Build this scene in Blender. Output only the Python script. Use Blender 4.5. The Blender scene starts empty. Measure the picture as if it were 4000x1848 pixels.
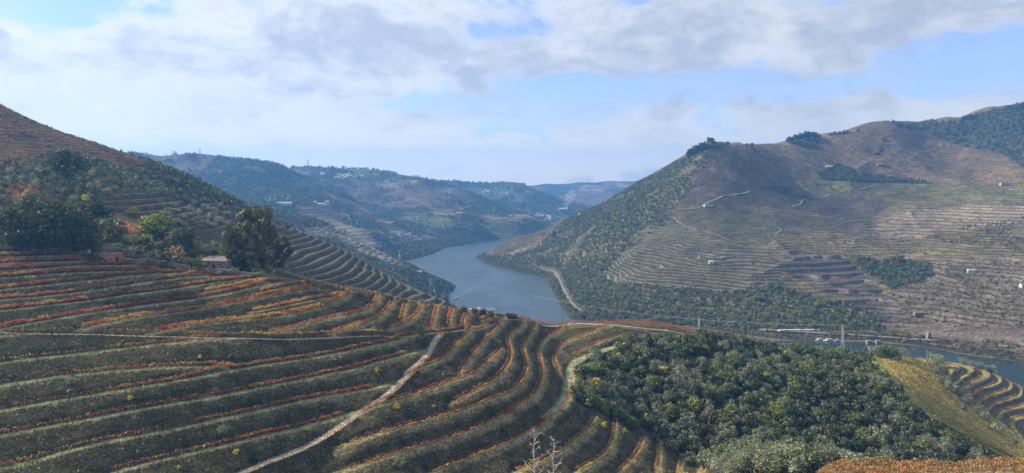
import bpy, math, random
import numpy as np
from mathutils import Vector, kdtree
R = math.radians
sc = bpy.context.scene
C = sc.collection
rng = np.random.default_rng(7)
random.seed(7)
EYE = 240.0            # eye height above the river
F = 2889.0             # focal length in photograph pixels
HOR = 700.0            # horizon row in the photograph

# ------------------------------------------------------------------ camera, sky, sun
cd = bpy.data.cameras.new('camera'); cam = bpy.data.objects.new('camera', cd); C.objects.link(cam)
cam.location = (0, 0, EYE); cam.rotation_euler = (R(90), 0, 0)
cd.sensor_width = 36; cd.lens = 26.0; cd.shift_y = -0.056; cd.clip_start = 1; cd.clip_end = 40000
sc.camera = cam
SUN_AZ, SUN_EL = R(-76), R(31)      # azimuth measured from the view axis (+Y), negative = left
sv = Vector((math.sin(SUN_AZ)*math.cos(SUN_EL), math.cos(SUN_AZ)*math.cos(SUN_EL), math.sin(SUN_EL)))
ld = bpy.data.lights.new('sun', 'SUN'); ld.energy = 5.0; ld.angle = R(0.6); ld.color = (1.0, 0.88, 0.68)
sun = bpy.data.objects.new('sun', ld); C.objects.link(sun)
sun.rotation_euler = sv.to_track_quat('Z', 'Y').to_euler(); sun.location = (-300, 100, 900)
sc.view_settings.view_transform = 'Standard'; sc.view_settings.look = 'None'
sc.view_settings.exposure = 1.0; sc.view_settings.gamma = 1.0; sc.view_settings.use_curve_mapping = False
sc.cycles.max_bounces = 5; sc.cycles.diffuse_bounces = 2; sc.cycles.glossy_bounces = 2
sc.cycles.transmission_bounces = 2; sc.cycles.transparent_max_bounces = 6; sc.cycles.volume_bounces = 0
sc.cycles.use_denoising = True

class NT:
    """small helper to write node trees"""
    def __init__(s, tree): s.t = tree; s.n = tree.nodes; s.l = tree.links
    def node(s, typ, **kw):
        nd = s.n.new(typ)
        for k, v in kw.items(): setattr(nd, k, v)
        return nd
    def set(s, sock, v):
        if hasattr(v, 'is_output') or isinstance(v, bpy.types.NodeSocket): s.l.new(v, sock)
        elif isinstance(v, (tuple, list)) and len(v) == 3 and sock.type == 'RGBA': sock.default_value = (*v, 1)
        else: sock.default_value = v
    def math(s, op, a, b=0.0, c=0.0, clamp=False):
        m = s.node('ShaderNodeMath', operation=op); m.use_clamp = clamp
        s.set(m.inputs[0], a); s.set(m.inputs[1], b); s.set(m.inputs[2], c); return m.outputs[0]
    def mix(s, f, a, b, mode='MIX'):
        m = s.node('ShaderNodeMix', data_type='RGBA', blend_type=mode)
        s.set(m.inputs[0], f); s.set(m.inputs[6], a); s.set(m.inputs[7], b); return m.outputs[2]
    def noise(s, vec, scale, detail=3, rough=0.55, dist=0.0, out=0):
        m = s.node('ShaderNodeTexNoise'); s.set(m.inputs['Vector'], vec)
        m.inputs['Scale'].default_value = scale; m.inputs['Detail'].default_value = detail
        m.inputs['Roughness'].default_value = rough; m.inputs['Distortion'].default_value = dist
        return m.outputs[out]
    def ramp(s, v, a, b, lo=0.0, hi=1.0):
        m = s.node('ShaderNodeMapRange', interpolation_type='SMOOTHSTEP')
        s.set(m.inputs[0], v); m.inputs[1].default_value = a; m.inputs[2].default_value = b
        m.inputs[3].default_value = lo; m.inputs[4].default_value = hi; return m.outputs[0]
    def attr(s, name):
        a = s.node('ShaderNodeAttribute', attribute_name=name); return a.outputs
    def vscale(s, v, sx, sy, sz):
        m = s.node('ShaderNodeVectorMath', operation='MULTIPLY'); s.set(m.inputs[0], v)
        m.inputs[1].default_value = (sx, sy, sz); return m.outputs[0]

def new_mat(name):
    m = bpy.data.materials.new(name); m.use_nodes = True; m.node_tree.nodes.clear()
    t = NT(m.node_tree); out = t.node('ShaderNodeOutputMaterial'); return m, t, out

# world: Nishita sky with a broken cloud layer laid over it
w = bpy.data.worlds.new('World'); sc.world = w; w.use_nodes = True
t = NT(w.node_tree); w.node_tree.nodes.clear()
wo = t.node('ShaderNodeOutputWorld')
sky = t.node('ShaderNodeTexSky', sky_type='NISHITA'); sky.sun_disc = False
sky.sun_elevation = SUN_EL; sky.sun_rotation = SUN_AZ; sky.altitude = 300; sky.air_density = 1.0; sky.dust_density = 0.6; sky.ozone_density = 2.2
b1 = t.node('ShaderNodeBackground'); t.set(b1.inputs[0], t.mix(1.0, sky.outputs[0], (0.80, 0.90, 1.22), 'MULTIPLY')); b1.inputs[1].default_value = 0.088
tc = t.node('ShaderNodeTexCoord'); sep = t.node('ShaderNodeSeparateXYZ'); t.set(sep.inputs[0], tc.outputs['Generated'])
P = t.vscale(tc.outputs['Generated'], 1, 1, 2.3)
P2 = t.vscale(tc.outputs['Generated'], 1, 1, 1.7)
big = t.noise(P, 2.6, 5, 0.55, 0.4)
mid = t.noise(P, 7.5, 8, 0.60, 0.6)
fin = t.noise(P2, 20.0, 7, 0.62, 0.4)
az = t.math('ARCTAN2', sep.outputs[0], sep.outputs[1])
def bank(px, py, wx, wy, amp):
    """a bank of cloud (amp > 0) or an open patch of blue (amp < 0), centred on one direction of the sky"""
    a0 = math.atan((px-2000)/F); e0 = math.sin(math.atan((HOR-py)/F))
    dx = t.math('DIVIDE', t.math('SUBTRACT', az, a0), wx/F); dy = t.math('DIVIDE', t.math('SUBTRACT', sep.outputs[2], e0), wy/F)
    r2 = t.math('ADD', t.math('MULTIPLY', dx, dx), t.math('MULTIPLY', dy, dy)); return t.math('MULTIPLY', t.math('EXPONENT', t.math('MULTIPLY', r2, -1.0)), amp)
dens = t.math('ADD', t.math('MULTIPLY', big, 0.5), t.math('MULTIPLY', mid, 0.5))
dens = t.math('ADD', dens, t.math('MULTIPLY', t.math('SUBTRACT', fin, .5), 0.16))
for q in [(3000,340,900,80,-.085),(3750,330,600,110,-.07),(2350,420,400,50,-.07),(2000,120,260,50,-.11),(120,130,260,60,-.13),(1650,400,300,40,-.06),(2500,20,150,60,-.08),(900,330,300,50,-.06),(1750,420,500,35,-.09),(2550,430,260,30,.07),(3250,300,280,35,.06),(3300,460,700,40,.05),(3950,40,300,60,-.05),
          (1300,180,1000,170,.10),(3300,130,1000,110,.10),(600,500,1600,170,.07),(1900,590,2200,70,.06),(2600,190,600,80,.06),(300,300,500,120,.05)]:
    dens = t.math('ADD', dens, bank(*q))
veil = t.math('MULTIPLY', t.ramp(sep.outputs[2], 0.02, 0.16, .62, .30), t.ramp(mid, .3, .6, .6, 1.25))
cover = t.math('MAXIMUM', t.ramp(dens, 0.40, 0.52), veil)
gk = t.math('ADD', t.math('ADD', t.math('MULTIPLY', mid, 0.6), t.math('MULTIPLY', fin, 0.4)), t.math('ADD', bank(1600,190,1100,150,.085), t.math('ADD', bank(3500,120,900,110,.07), bank(200,300,600,250,-.06))))
thick = t.ramp(gk, 0.42, 0.68)
ccol = t.mix(thick, (0.50, 0.515, 0.545), (0.31, 0.345, 0.425))
hi = t.math('MULTIPLY', t.ramp(fin, 0.5, 0.68), t.ramp(gk, .56, .42)); ccol = t.mix(t.math('MULTIPLY', hi, 0.6), ccol, (0.62, 0.61, 0.60))
ccol = t.mix(t.ramp(sep.outputs[2], 0.0, 0.11, .8, 0), ccol, (0.78, 0.70, 0.60))
sund = t.node('ShaderNodeVectorMath', operation='DOT_PRODUCT'); t.set(sund.inputs[0], tc.outputs['Generated']); sund.inputs[1].default_value = sv
glow = t.ramp(sund.outputs['Value'], -0.2, 1.0, 0.82, 1.0)
b2 = t.node('ShaderNodeBackground'); t.set(b2.inputs[0], ccol); t.set(b2.inputs[1], glow)
mx = t.node('ShaderNodeMixShader'); t.set(mx.inputs[0], t.math('MULTIPLY', cover, 0.95)); t.set(mx.inputs[1], b1.outputs[0]); t.set(mx.inputs[2], b2.outputs[0])
t.set(wo.inputs[0], mx.outputs[0])

# ------------------------------------------------------------------ helpers
def tag(o, label=None, cat=None, group=None, kind=None):
    if label: o['label'] = label
    if cat: o['category'] = cat
    if group: o['group'] = group
    if kind: o['kind'] = kind
    return o
def link(o, parent=None):
    C.objects.link(o)
    if parent is not None: o.parent = parent
    return o
def obj_np(name, verts, faces, mat, parent=None, cols=None, smooth=False, attrs=None):
    """mesh object from numpy arrays; faces (n,k)"""
    me = bpy.data.meshes.new(name); mesh_np(me, verts, faces, mat, cols, smooth, attrs)
    return link(bpy.data.objects.new(name, me), parent)
def mesh_np(me, verts, faces, mat, cols=None, smooth=False, attrs=None):
    verts = np.asarray(verts, np.float32); faces = np.asarray(faces, np.int32)
    n, k = faces.shape
    me.vertices.add(len(verts)); me.vertices.foreach_set('co', verts.ravel())
    me.loops.add(n*k); me.loops.foreach_set('vertex_index', faces.ravel())
    me.polygons.add(n); me.polygons.foreach_set('loop_start', np.arange(0, n*k, k, dtype=np.int32))
    me.polygons.foreach_set('loop_total', np.full(n, k, np.int32))
    if smooth: me.polygons.foreach_set('use_smooth', np.ones(n, bool))
    me.update(calc_edges=True)
    if cols is not None:
        a = me.attributes.new('Col', 'FLOAT_COLOR', 'POINT')
        c = np.ones((len(verts), 4), np.float32); c[:, :3] = cols; a.data.foreach_set('color', c.ravel())
    for nm, v in (attrs or {}).items():
        a = me.attributes.new(nm, 'FLOAT', 'POINT'); a.data.foreach_set('value', np.asarray(v, np.float32).ravel())
    if mat is not None: me.materials.append(mat)
    return me
def empty(name, loc, rz=0, label=None, cat=None, group=None):
    o = bpy.data.objects.new(name, None); link(o); o.location = loc; o.rotation_euler = (0, 0, rz); o.empty_display_size = .5
    return tag(o, label, cat, group)
class MB:
    """collects boxes, bars and sheets into one mesh"""
    def __init__(s): s.v = []; s.f = []
    def add(s, vs, fs):
        b = len(s.v); s.v += [tuple(v) for v in vs]; s.f += [tuple(b+i for i in f) for f in fs]
    def box(s, x0, x1, y0, y1, z0, z1):
        s.add([(x0,y0,z0),(x1,y0,z0),(x1,y1,z0),(x0,y1,z0),(x0,y0,z1),(x1,y0,z1),(x1,y1,z1),(x0,y1,z1)],
              [(3,2,1,0),(4,5,6,7),(0,1,5,4),(1,2,6,5),(2,3,7,6),(3,0,4,7)])
    def bar(s, a, b, r0, r1=None, n=5):
        a = Vector(a); b = Vector(b); r1 = r0 if r1 is None else r1
        d = (b-a); d.normalize(); u = d.orthogonal().normalized(); v = d.cross(u)
        vs = []
        for p, r in ((a, r0), (b, r1)):
            for i in range(n):
                q = 2*math.pi*i/n; vs.append(p + u*math.cos(q)*r + v*math.sin(q)*r)
        s.add(vs, [(i, (i+1) % n, n+(i+1) % n, n+i) for i in range(n)] + [tuple(range(n))[::-1], tuple(range(n, 2*n))])
    def tube(s, pts, rs, n=6):
        for i in range(len(pts)-1): s.bar(pts[i], pts[i+1], rs[i], rs[i+1], n)
    def build(s, name, mat, parent=None, loc=None):
        me = bpy.data.meshes.new(name); me.from_pydata(s.v, [], s.f); me.materials.append(mat); me.update()
        o = link(bpy.data.objects.new(name, me), parent)
        if loc is not None: o.location = loc
        return o

def smooth01(a, b, x):
    q = np.clip((x-a)/(b-a), 0, 1); return q*q*(3-2*q)
_perm = np.random.default_rng(3).random((256, 256))
def vnoise(x, y):
    xi = np.floor(x).astype(int); yi = np.floor(y).astype(int); fx = x-xi; fy = y-yi
    fx = fx*fx*(3-2*fx); fy = fy*fy*(3-2*fy)
    g = lambda i, j: _perm[i & 255, j & 255]
    return (g(xi, yi)*(1-fx)+g(xi+1, yi)*fx)*(1-fy)+(g(xi, yi+1)*(1-fx)+g(xi+1, yi+1)*fx)*fy
def fbm(x, y, s, o=4, seed=0):
    """about -1..1"""
    r = np.zeros_like(np.asarray(x, float)); a = 1; tot = 0
    for i in range(o):
        r = r+a*(vnoise(x/s+31.7*i+seed*7.3, y/s+17.1*i+seed*3.9)*2-1); tot += a; a *= .5; s = s/2.03
    return r/tot*1.6
def inpoly(x, y, poly):
    x = np.asarray(x, float); y = np.asarray(y, float); r = np.zeros(x.shape, bool); n = len(poly)
    for i in range(n):
        x0, y0 = poly[i]; x1, y1 = poly[(i+1) % n]
        if y0 == y1: continue
        c = ((y0 > y) != (y1 > y)) & (x < (x1-x0)*(y-y0)/(y1-y0)+x0); r ^= c
    return r
class RBF:
    def __init__(s, pts, lam=0.02, sc_=100.0):
        pts = np.array(pts, float); s.sc = sc_; s.P = pts[:, :2]/sc_; n = len(pts)
        A = s.k(np.linalg.norm(s.P[:, None]-s.P[None], axis=2)); A[np.diag_indices(n)] += lam
        Q = np.c_[np.ones(n), s.P]; M = np.block([[A, Q], [Q.T, np.zeros((3, 3))]])
        sol = np.linalg.solve(M, np.r_[pts[:, 2], 0, 0, 0]); s.w = sol[:n].astype(np.float32); s.c = sol[n:]
    def k(s, r): return r*r*np.log(r+1e-6)
    def __call__(s, X, Y):
        sh = np.shape(X); x = (np.ravel(X)/s.sc).astype(np.float32); y = (np.ravel(Y)/s.sc).astype(np.float32)
        r = (s.c[0]+s.c[1]*x+s.c[2]*y).astype(np.float64)
        P32 = s.P.astype(np.float32)
        for i in range(len(P32)):
            d2 = (x-P32[i, 0])**2+(y-P32[i, 1])**2+np.float32(1e-9)
            r += s.w[i]*(d2*np.log(d2)*np.float32(.5))
        return r.reshape(sh)
def pt(px, py, d): return ((px-2000)/F*d, d, EYE-(py-HOR)/F*d)      # a photograph pixel at distance d
def ph(px, d, z): return ((px-2000)/F*d, d, z)                       # a hidden point: direction, distance, height
class Sheet:
    """terrain sheet on a fan-shaped grid (direction, distance)"""
    def __init__(s, pxs, Ys, fn):
        s.px = np.asarray(pxs, float); s.u = (s.px-2000)/F; s.Y = np.asarray(Ys, float)
        s.YY = np.repeat(s.Y[:, None], len(s.u), 1); s.XX = s.u[None]*s.YY
        s.base = fn(s.XX, s.YY); s.Z = s.base.copy()
    def proj(s):
        return np.repeat(s.px[None], len(s.Y), 0), HOR+(EYE-s.Z)/s.YY*F
    def z(s, X, Y, arr=None):
        arr = s.Z if arr is None else arr
        X = np.asarray(X, float); Y = np.asarray(Y, float)
        i = np.clip(np.searchsorted(s.Y, Y)-1, 0, len(s.Y)-2); fy = np.clip((Y-s.Y[i])/(s.Y[i+1]-s.Y[i]), 0, 1)
        u = X/Y; j = np.clip(np.searchsorted(s.u, u)-1, 0, len(s.u)-2); fx = np.clip((u-s.u[j])/(s.u[j+1]-s.u[j]), 0, 1)
        return (arr[i, j]*(1-fx)+arr[i, j+1]*fx)*(1-fy)+(arr[i+1, j]*(1-fx)+arr[i+1, j+1]*fx)*fy
    def ray(s, px, py, arr=None, ymin=0):
        arr = s.Z if arr is None else arr
        u = (px-2000)/F; j = int(np.clip(np.searchsorted(s.u, u)-1, 0, len(s.u)-2)); fx = float(np.clip((u-s.u[j])/(s.u[j+1]-s.u[j]), 0, 1))
        col = arr[:, j]*(1-fx)+arr[:, j+1]*fx
        g = col-(EYE-(py-HOR)/F*s.Y); g = np.where(s.Y < ymin, -1, g); k = np.argmax(g >= 0)
        if g[k] < 0: k = int(np.argmax(np.where(s.Y < ymin, -1e9, g/s.Y)))
        Y = s.Y[k]
        if k > 0 and g[k] > 0 > g[k-1]: Y = s.Y[k-1]+(s.Y[k]-s.Y[k-1])*(-g[k-1])/(g[k]-g[k-1])
        X = u*Y; return np.array((X, Y, float(s.z(X, Y, arr))))
    def build(s, name, mat, cols=None, attrs=None):
        nY, nU = s.Z.shape
        v = np.stack([s.XX, s.YY, s.Z], 2).reshape(-1, 3)
        i = np.arange(nY*nU).reshape(nY, nU)
        f = np.stack([i[:-1, :-1], i[:-1, 1:], i[1:, 1:], i[1:, :-1]], 2).reshape(-1, 4)
        o = obj_np(name, v, f, mat, None, None if cols is None else cols.reshape(-1, 3), True, attrs)
        o['kind'] = 'structure'; return o
TILE = {'A': (0, 950, 2.644), 'B': (700, 1000, 2.644), 'C': (1300, 1100, 2.644), 'D': (1900, 1200, 2.644),
        'E': (0, 1400, 2.656), 'F': (700, 1400, 2.656), 'G': (1400, 1400, 2.656), 'H': (2100, 1400, 2.656), 'P': (0, 0, 1)}
def trace(*parts):
    out = []
    for p in parts:
        x0, y0, k = TILE[p[0]]
        for a, b in p[1:]: out.append((x0+a/k, y0+b/k))
    return out

# ------------------------------------------------------------------ materials
def ground_mat(name, near=False, stripe=True, grain=1.0):
    """painted base colour per place, stripes of terrace platforms by height, grain by noise, fine relief"""
    m, t, out = new_mat(name)
    geo = t.node('ShaderNodeNewGeometry'); pos = geo.outputs['Position']
    col = t.attr('Col')[0]; strip = t.attr('strip')[2]; rows = t.attr('rows')[2]; zb = t.attr('zb')[2]; stone = t.attr('stone')[2]
    n1 = t.noise(pos, 0.9*grain, 6, 0.7); n2 = t.noise(pos, 0.13*grain, 4, 0.6); n3 = t.noise(pos, 4.0*grain, 3, 0.6)
    v = t.math('MULTIPLY', t.ramp(n1, 0.28, 0.75, 0.32, 1.8), t.ramp(n2, 0.3, 0.7, 0.72, 1.28))
    if near: v = t.math('MULTIPLY', v, t.ramp(n3, 0.3, 0.72, 0.6, 1.45))
    vc = t.node('ShaderNodeCombineColor'); [t.set(vc.inputs[i], v) for i in range(3)]
    c = t.mix(1.0, col, vc.outputs[0], 'MULTIPLY')
    # hue drift: dry straw and moss
    c = t.mix(t.ramp(t.noise(pos, 0.33*grain, 5, .7), 0.5, 0.72, 0, .42), c, t.mix(1.0, c, (1.7, 1.35, 0.85), 'MULTIPLY'))
    if near:
        vo = t.node('ShaderNodeTexVoronoi', feature='F1'); t.set(vo.inputs['Vector'], pos); vo.inputs['Scale'].default_value = 1.1
        sp = t.math('MULTIPLY', t.ramp(vo.outputs['Distance'], 0.10, 0.24, 1, 0), t.ramp(t.noise(pos, .21, 3), 0.45, .62))
        c = t.mix(t.math('MULTIPLY', sp, stone), c, (0.27, 0.26, 0.235))
        vo2 = t.node('ShaderNodeTexVoronoi', feature='F1'); t.set(vo2.inputs['Vector'], pos); vo2.inputs['Scale'].default_value = 0.45
        tuft = t.math('MULTIPLY', t.ramp(vo2.outputs['Distance'], 0.15, 0.5, 1, 0), stone)
        c = t.mix(t.math('MULTIPLY', tuft, .5), c, t.mix(t.ramp(t.noise(pos, .4, 2), .4, .6), (0.03, 0.038, 0.018), (0.12, 0.115, 0.06)))
    if stripe:
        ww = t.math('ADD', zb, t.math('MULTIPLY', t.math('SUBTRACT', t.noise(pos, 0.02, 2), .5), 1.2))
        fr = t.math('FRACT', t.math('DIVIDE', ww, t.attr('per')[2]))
        s1 = t.ramp(fr, 0.0, 0.12, 0, 1); s2 = t.ramp(fr, 0.22, 0.40, 1, 0)
        st = t.math('MULTIPLY', t.math('MULTIPLY', s1, s2), rows)
        brk = t.ramp(t.noise(pos, 0.05, 4, .7), 0.38, 0.6, 0.35, 1)
        c = t.mix(t.math('MULTIPLY', st, brk), c, t.attr('strip_col')[0])
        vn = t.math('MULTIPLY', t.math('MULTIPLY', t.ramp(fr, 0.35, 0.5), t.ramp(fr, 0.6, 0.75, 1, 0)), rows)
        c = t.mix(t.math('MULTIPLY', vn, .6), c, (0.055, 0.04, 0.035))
    b = t.node('ShaderNodeBump'); b.inputs['Strength'].default_value = 0.9; b.inputs['Distance'].default_value = 0.6 if near else 2.2
    t.set(b.inputs['Height'], t.math('ADD', n1, t.math('MULTIPLY', n3, .35)))
    p = t.node('ShaderNodeBsdfDiffuse'); t.set(p.inputs['Color'], c); p.inputs['Roughness'].default_value = 0.6
    t.set(p.inputs['Normal'], b.outputs[0]); t.set(out.inputs[0], p.outputs[0]); return m

def leaf_mat(name, c1, c2, trans=0.3, colattr=False):
    m, t, out = new_mat(name)
    oi = t.node('ShaderNodeObjectInfo')
    r = oi.outputs['Random']
    geo = t.node('ShaderNodeNewGeometry')
    if colattr: c = t.attr('Col')[0]
    else:
        c = t.mix(r, c1, c2)
        c = t.mix(1.0, c, t.attr('Col')[0], 'MULTIPLY')
    d = t.node('ShaderNodeBsdfDiffuse'); t.set(d.inputs['Color'], c)
    tr = t.node('ShaderNodeBsdfTranslucent'); t.set(tr.inputs['Color'], t.mix(1.0, c, (1.15, 1.1, .7), 'MULTIPLY'))
    mx = t.node('ShaderNodeMixShader'); mx.inputs[0].default_value = trans
    t.set(mx.inputs[1], d.outputs[0]); t.set(mx.inputs[2], tr.outputs[0])
    g = t.node('ShaderNodeBsdfGlossy'); g.inputs['Roughness'].default_value = .55; g.inputs['Color'].default_value = (1, 1, 1, 1)
    m2 = t.node('ShaderNodeMixShader'); m2.inputs[0].default_value = .03
    t.set(m2.inputs[1], mx.outputs[0]); t.set(m2.inputs[2], g.outputs[0]); t.set(out.inputs[0], m2.outputs[0])
    return m
def plain(name, c, rough=0.8, c2=None, scale=1.5, metal=0.0, bump=0.0):
    m, t, out = new_mat(name)
    p = t.node('ShaderNodeBsdfPrincipled'); p.inputs['Roughness'].default_value = rough; p.inputs['Metallic'].default_value = metal
    geo = t.node('ShaderNodeTexCoord'); n = t.noise(geo.outputs['Object'], scale, 5, .65)
    t.set(p.inputs['Base Color'], t.mix(t.ramp(n, .3, .7), c, c2 or tuple(q*.72 for q in c)))
    if bump:
        b = t.node('ShaderNodeBump'); b.inputs['Distance'].default_value = bump; t.set(b.inputs['Height'], n); t.set(p.inputs['Normal'], b.outputs[0])
    t.set(out.inputs[0], p.outputs[0]); return m
M = dict(
    near=ground_mat('near_ground', True, True), far=ground_mat('far_ground', False, True, 0.28),
    oak=leaf_mat('oak_leaves', (0.028, 0.043, 0.018), (0.09, 0.112, 0.045)),
    olive=leaf_mat('olive_leaves', (0.13, 0.16, 0.105), (0.21, 0.24, 0.165)),
    green=leaf_mat('green_leaves', (0.08, 0.12, 0.032), (0.15, 0.19, 0.05), .35),
    yellow=leaf_mat('yellow_leaves', (0.42, 0.35, 0.03), (0.42, 0.44, 0.05), .45),
    tan=leaf_mat('tan_leaves', (0.20, 0.14, 0.08), (0.27, 0.19, 0.10), .3),
    pine=leaf_mat('pine_needles', (0.03, 0.055, 0.03), (0.045, 0.07, 0.035), .15),
    lime=leaf_mat('fresh_leaves', (0.14, 0.24, 0.05), (0.17, 0.27, 0.06), .4),
    euca=leaf_mat('gum_leaves', (0.065, 0.08, 0.036), (0.10, 0.11, 0.048), .3),
    vinewood=leaf_mat('dull_vines', (0.075, 0.06, 0.035), (0.13, 0.095, 0.05), .2),
    scrub=leaf_mat('scrub_leaves', (0.075, 0.095, 0.045), (0.15, 0.15, 0.085), .25),
    grey=leaf_mat('grey_twigs', (0.15, 0.14, 0.115), (0.2, 0.19, 0.15), .15),
    vine=leaf_mat('vine_leaves', None, None, .38, True),
    bark=plain('bark', (0.10, 0.075, 0.055)), pale_bark=plain('pale_bark', (0.36, 0.33, 0.30)),
    dead=plain('dead_wood', (0.42, 0.39, 0.36)), post=plain('weathered_post', (0.12, 0.10, 0.085)),
    stone=plain('dry_stone', (0.24, 0.22, 0.19), .9, (0.10, 0.095, 0.085), 1.2, 0, .2),
    stone_lit=plain('sunlit_stone', (0.42, 0.40, 0.35), .9, (0.28, 0.26, 0.22), 1.0),  # lit copy of the dry stone, sunlight put into its colour
    brick=plain('orange_brick', (0.42, 0.16, 0.09), .85, (0.33, 0.13, 0.08), 1.5),
    tile=plain('old_roof_tile', (0.24, 0.14, 0.11), .9, (0.15, 0.11, 0.09), 2.0), tile_grey=plain('lichened_tile', (0.21, 0.17, 0.14), .9, (0.11, 0.09, 0.08), 1.2),
    dark=plain('dark_opening', (0.02, 0.02, 0.022)), white=plain('white_paint', (0.50, 0.49, 0.46)), metal=plain('galvanised_steel', (0.42, 0.43, 0.44), .5, None, 2, .3),
    red_tile=plain('red_roof_tile', (0.50, 0.24, 0.16)), road=plain('pale_road', (0.20, 0.175, 0.13), .9, (0.14, 0.12, 0.085), .05), asphalt=plain('asphalt', (0.20, 0.20, 0.20)),
    blue=plain('blue_metal_roof', (0.10, 0.16, 0.26), .5), rail=plain('railway_ballast', (0.20, 0.175, 0.145), .9, (0.13, 0.115, 0.10), .1), rock=plain('rock_face', (0.27, 0.23, 0.19), .9, (0.13, 0.115, 0.10), .12, 0, 1.5),
    concrete=plain('concrete', (0.5, 0.49, 0.46)), wire=plain('cable', (0.4, 0.4, 0.42), .5), glass=plain('tinted_glass', (0.05, 0.07, 0.09), .15), foam=plain('foam', (0.07, 0.10, 0.125), .4))

# ------------------------------------------------------------------ the near hillside: control points surveyed off the terraces
cpA = []
for px, py, d in [
 (0,1840,248),(0,1709,261),(0,1611,272),(0,1509,285),(0,1419,300),(0,1318,314),(0,1218,334),(0,1135,350),(0,1058,362),(0,1005,371),(0,965,387),
 (-400,1840,236),(-400,1600,262),(-400,1400,288),(-400,1200,325),(-400,1050,352),(-400,960,378),
 (350,1740,268),(350,1545,291),(350,1380,319),(350,1300,327),(350,1180,361),(350,1100,370),(350,1030,381),
 (700,1780,281),(700,1671,291.6),(700,1575,300.5),(700,1490,309),(700,1344,332),(700,1287,344),(700,1219,361),(700,1178,370),(700,1130,379),(700,1050,396),
 (1000,1716,298.6),(1000,1614,310),(1000,1524,319),(1000,1434,332),(1000,1324,347),(1000,1248,366),(1000,1172,381),(1000,1085,400),
 (941,1848,282),(1245,1117,440),(1372,1128,462),(1489,1150,470),(1546,1165,476),(1640,1185,480),(1720,1200,484),(1800,1218,487),(1870,1230,492),(1950,1243,500),
 (1527,1281,410),(1699,1281,423),(1818,1270,441),(1400,1611,333),(1400,1534,340),(1400,1441,355),(1400,1370,364),(1400,1316,373),(1400,1227,400),(1432,1266,394),
 (1550,1498,355),(1670,1367,392),(1715,1304,407),(1640,1442,368),(1761,1384,398),(1860,1285,460),(1807,1459,376),(1875,1365,428),
 (1475,1588,329),(1852,1471,378),(1969,1365,436),(1900,1518,367),(1998,1427,413),(1991,1325,478),(2060,1245,528),
 (1400,1735,307),(1720,1630,342),(2002,1539,379),(2070,1442,428),(2051,1351,488),(2108,1248,545),
 (1475,1810,304),(1739,1720,331),(2040,1603,374),(2127,1495,425),(2108,1378,498),(2165,1306,534),(2240,1257,548),
 (1777,1814,322),(2002,1735,346),(2146,1650,377),(2229,1552,420),(2240,1427,477),(2278,1389,495),(2429,1344,518),(2172,1412,476),
 (2392,1274,548),(2600,1293,552),(2500,1310,530),
 (2111,1822,337),(2262,1724,370),(2337,1637,404),(2341,1807,360),(2412,1712,394),(2412,1645,416),(2435,1848,362),(2527,1712,411),(2589,1776,400),(2580,1720,419),(2740,1848,392),(2732,1797,411),
 (1300,1848,300),(1800,1848,316),
 # ravine floor and wood
 (2330,1500,452),(2400,1420,500),(2600,1540,455),(2600,1420,500),(2600,1345,540),(2800,1380,540),(3000,1400,570),(2800,1640,425),(2900,1790,380),(3000,1640,440),(3000,1500,500),
 (3300,1440,570),(3300,1640,470),(3300,1810,405),(3560,1600,490),(3460,1470,545),(3700,1700,460),(3900,1820,410),(3980,1860,395),
 # crest below the bottom right and the slope the camera stands on
 (2900,1850,262),(3050,1838,248),(3150,1810,262),(2780,1900,262),
 # terraced spur beyond the wood
 (3450,1395,640),(3600,1408,660),(3750,1428,680),(3870,1452,690),(4000,1514,680),(4150,1590,660),(3700,1500,620),(3900,1600,620),(3980,1760,530),(3560,1500,560),(3650,1600,525),(3800,1700,505),(3980,1825,470),(4300,1900,430),(4300,1700,600),
 # left hillside above the stone wall
 (0,425,720),(160,500,742),(310,548,762),(480,597,792),(620,645,820),(760,705,850),(900,778,880),(1070,852,885),(1250,938,865),(1400,1003,845),(1500,1062,822),(1700,1165,765),(1800,1207,745),
 (0,900,445),(0,700,545),(0,560,640),(-400,900,430),(-400,600,560),(-400,300,700),(-400,150,740),(250,900,435),(250,700,565),(250,600,660),(500,900,455),(500,750,600),(500,680,700),(700,960,440),(700,850,570),(700,760,740),(900,900,620),(850,1010,425),
 (1000,1070,425),(1100,950,725),(1200,1000,705),(1100,1085,610),(1250,1092,645),(1400,1100,682),(1600,1152,722),(1730,1200,712),(1170,1100,520),
 ]: cpA.append(pt(px, py, d))
for px, d, z in [
 (0,60,204),(2000,60,206),(4000,60,206),(-600,60,206),(4600,60,206),(0,0.5,236),(300,130,172),(2000,130,168),(1000,200,142),(2000,230,133),(0,200,150),(2600,200,140),(3100,170,158),(3500,190,146),(4200,190,146),(3500,290,108),(4200,290,104),(2400,290,112),
 (1300,560,138),(1500,590,115),(1700,600,100),(1850,600,88),(2000,610,75),(2000,760,25),(2000,950,-12),(2250,650,85),(2250,800,12),(2250,1000,-15),(2600,640,112),(2600,760,55),(2600,900,0),(2600,1050,-15),
 (3000,680,80),(3000,800,20),(3000,900,-8),(3000,1050,-15),(3400,740,50),(3400,850,2),(3400,1000,-12),(3700,780,30),(3700,860,-5),(4000,760,15),(4000,850,-10),(4400,700,20),(4400,800,-10),
 (0,850,312),(0,1000,290),(480,950,250),(480,1100,220),(900,960,205),(900,1100,160),(1250,940,150),(1250,1080,90),(1500,900,110),(1500,1050,40),(1800,830,80),(1800,1000,-5),(-400,900,400),(-400,1100,400)]:
    cpA.append(ph(px, d, z))
fA = RBF(cpA, 0.015)
YsA = np.concatenate([np.arange(3, 226, 8), np.arange(228, 556, .8), np.arange(556, 900, 1.9), np.arange(902, 1180, 9)])
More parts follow.
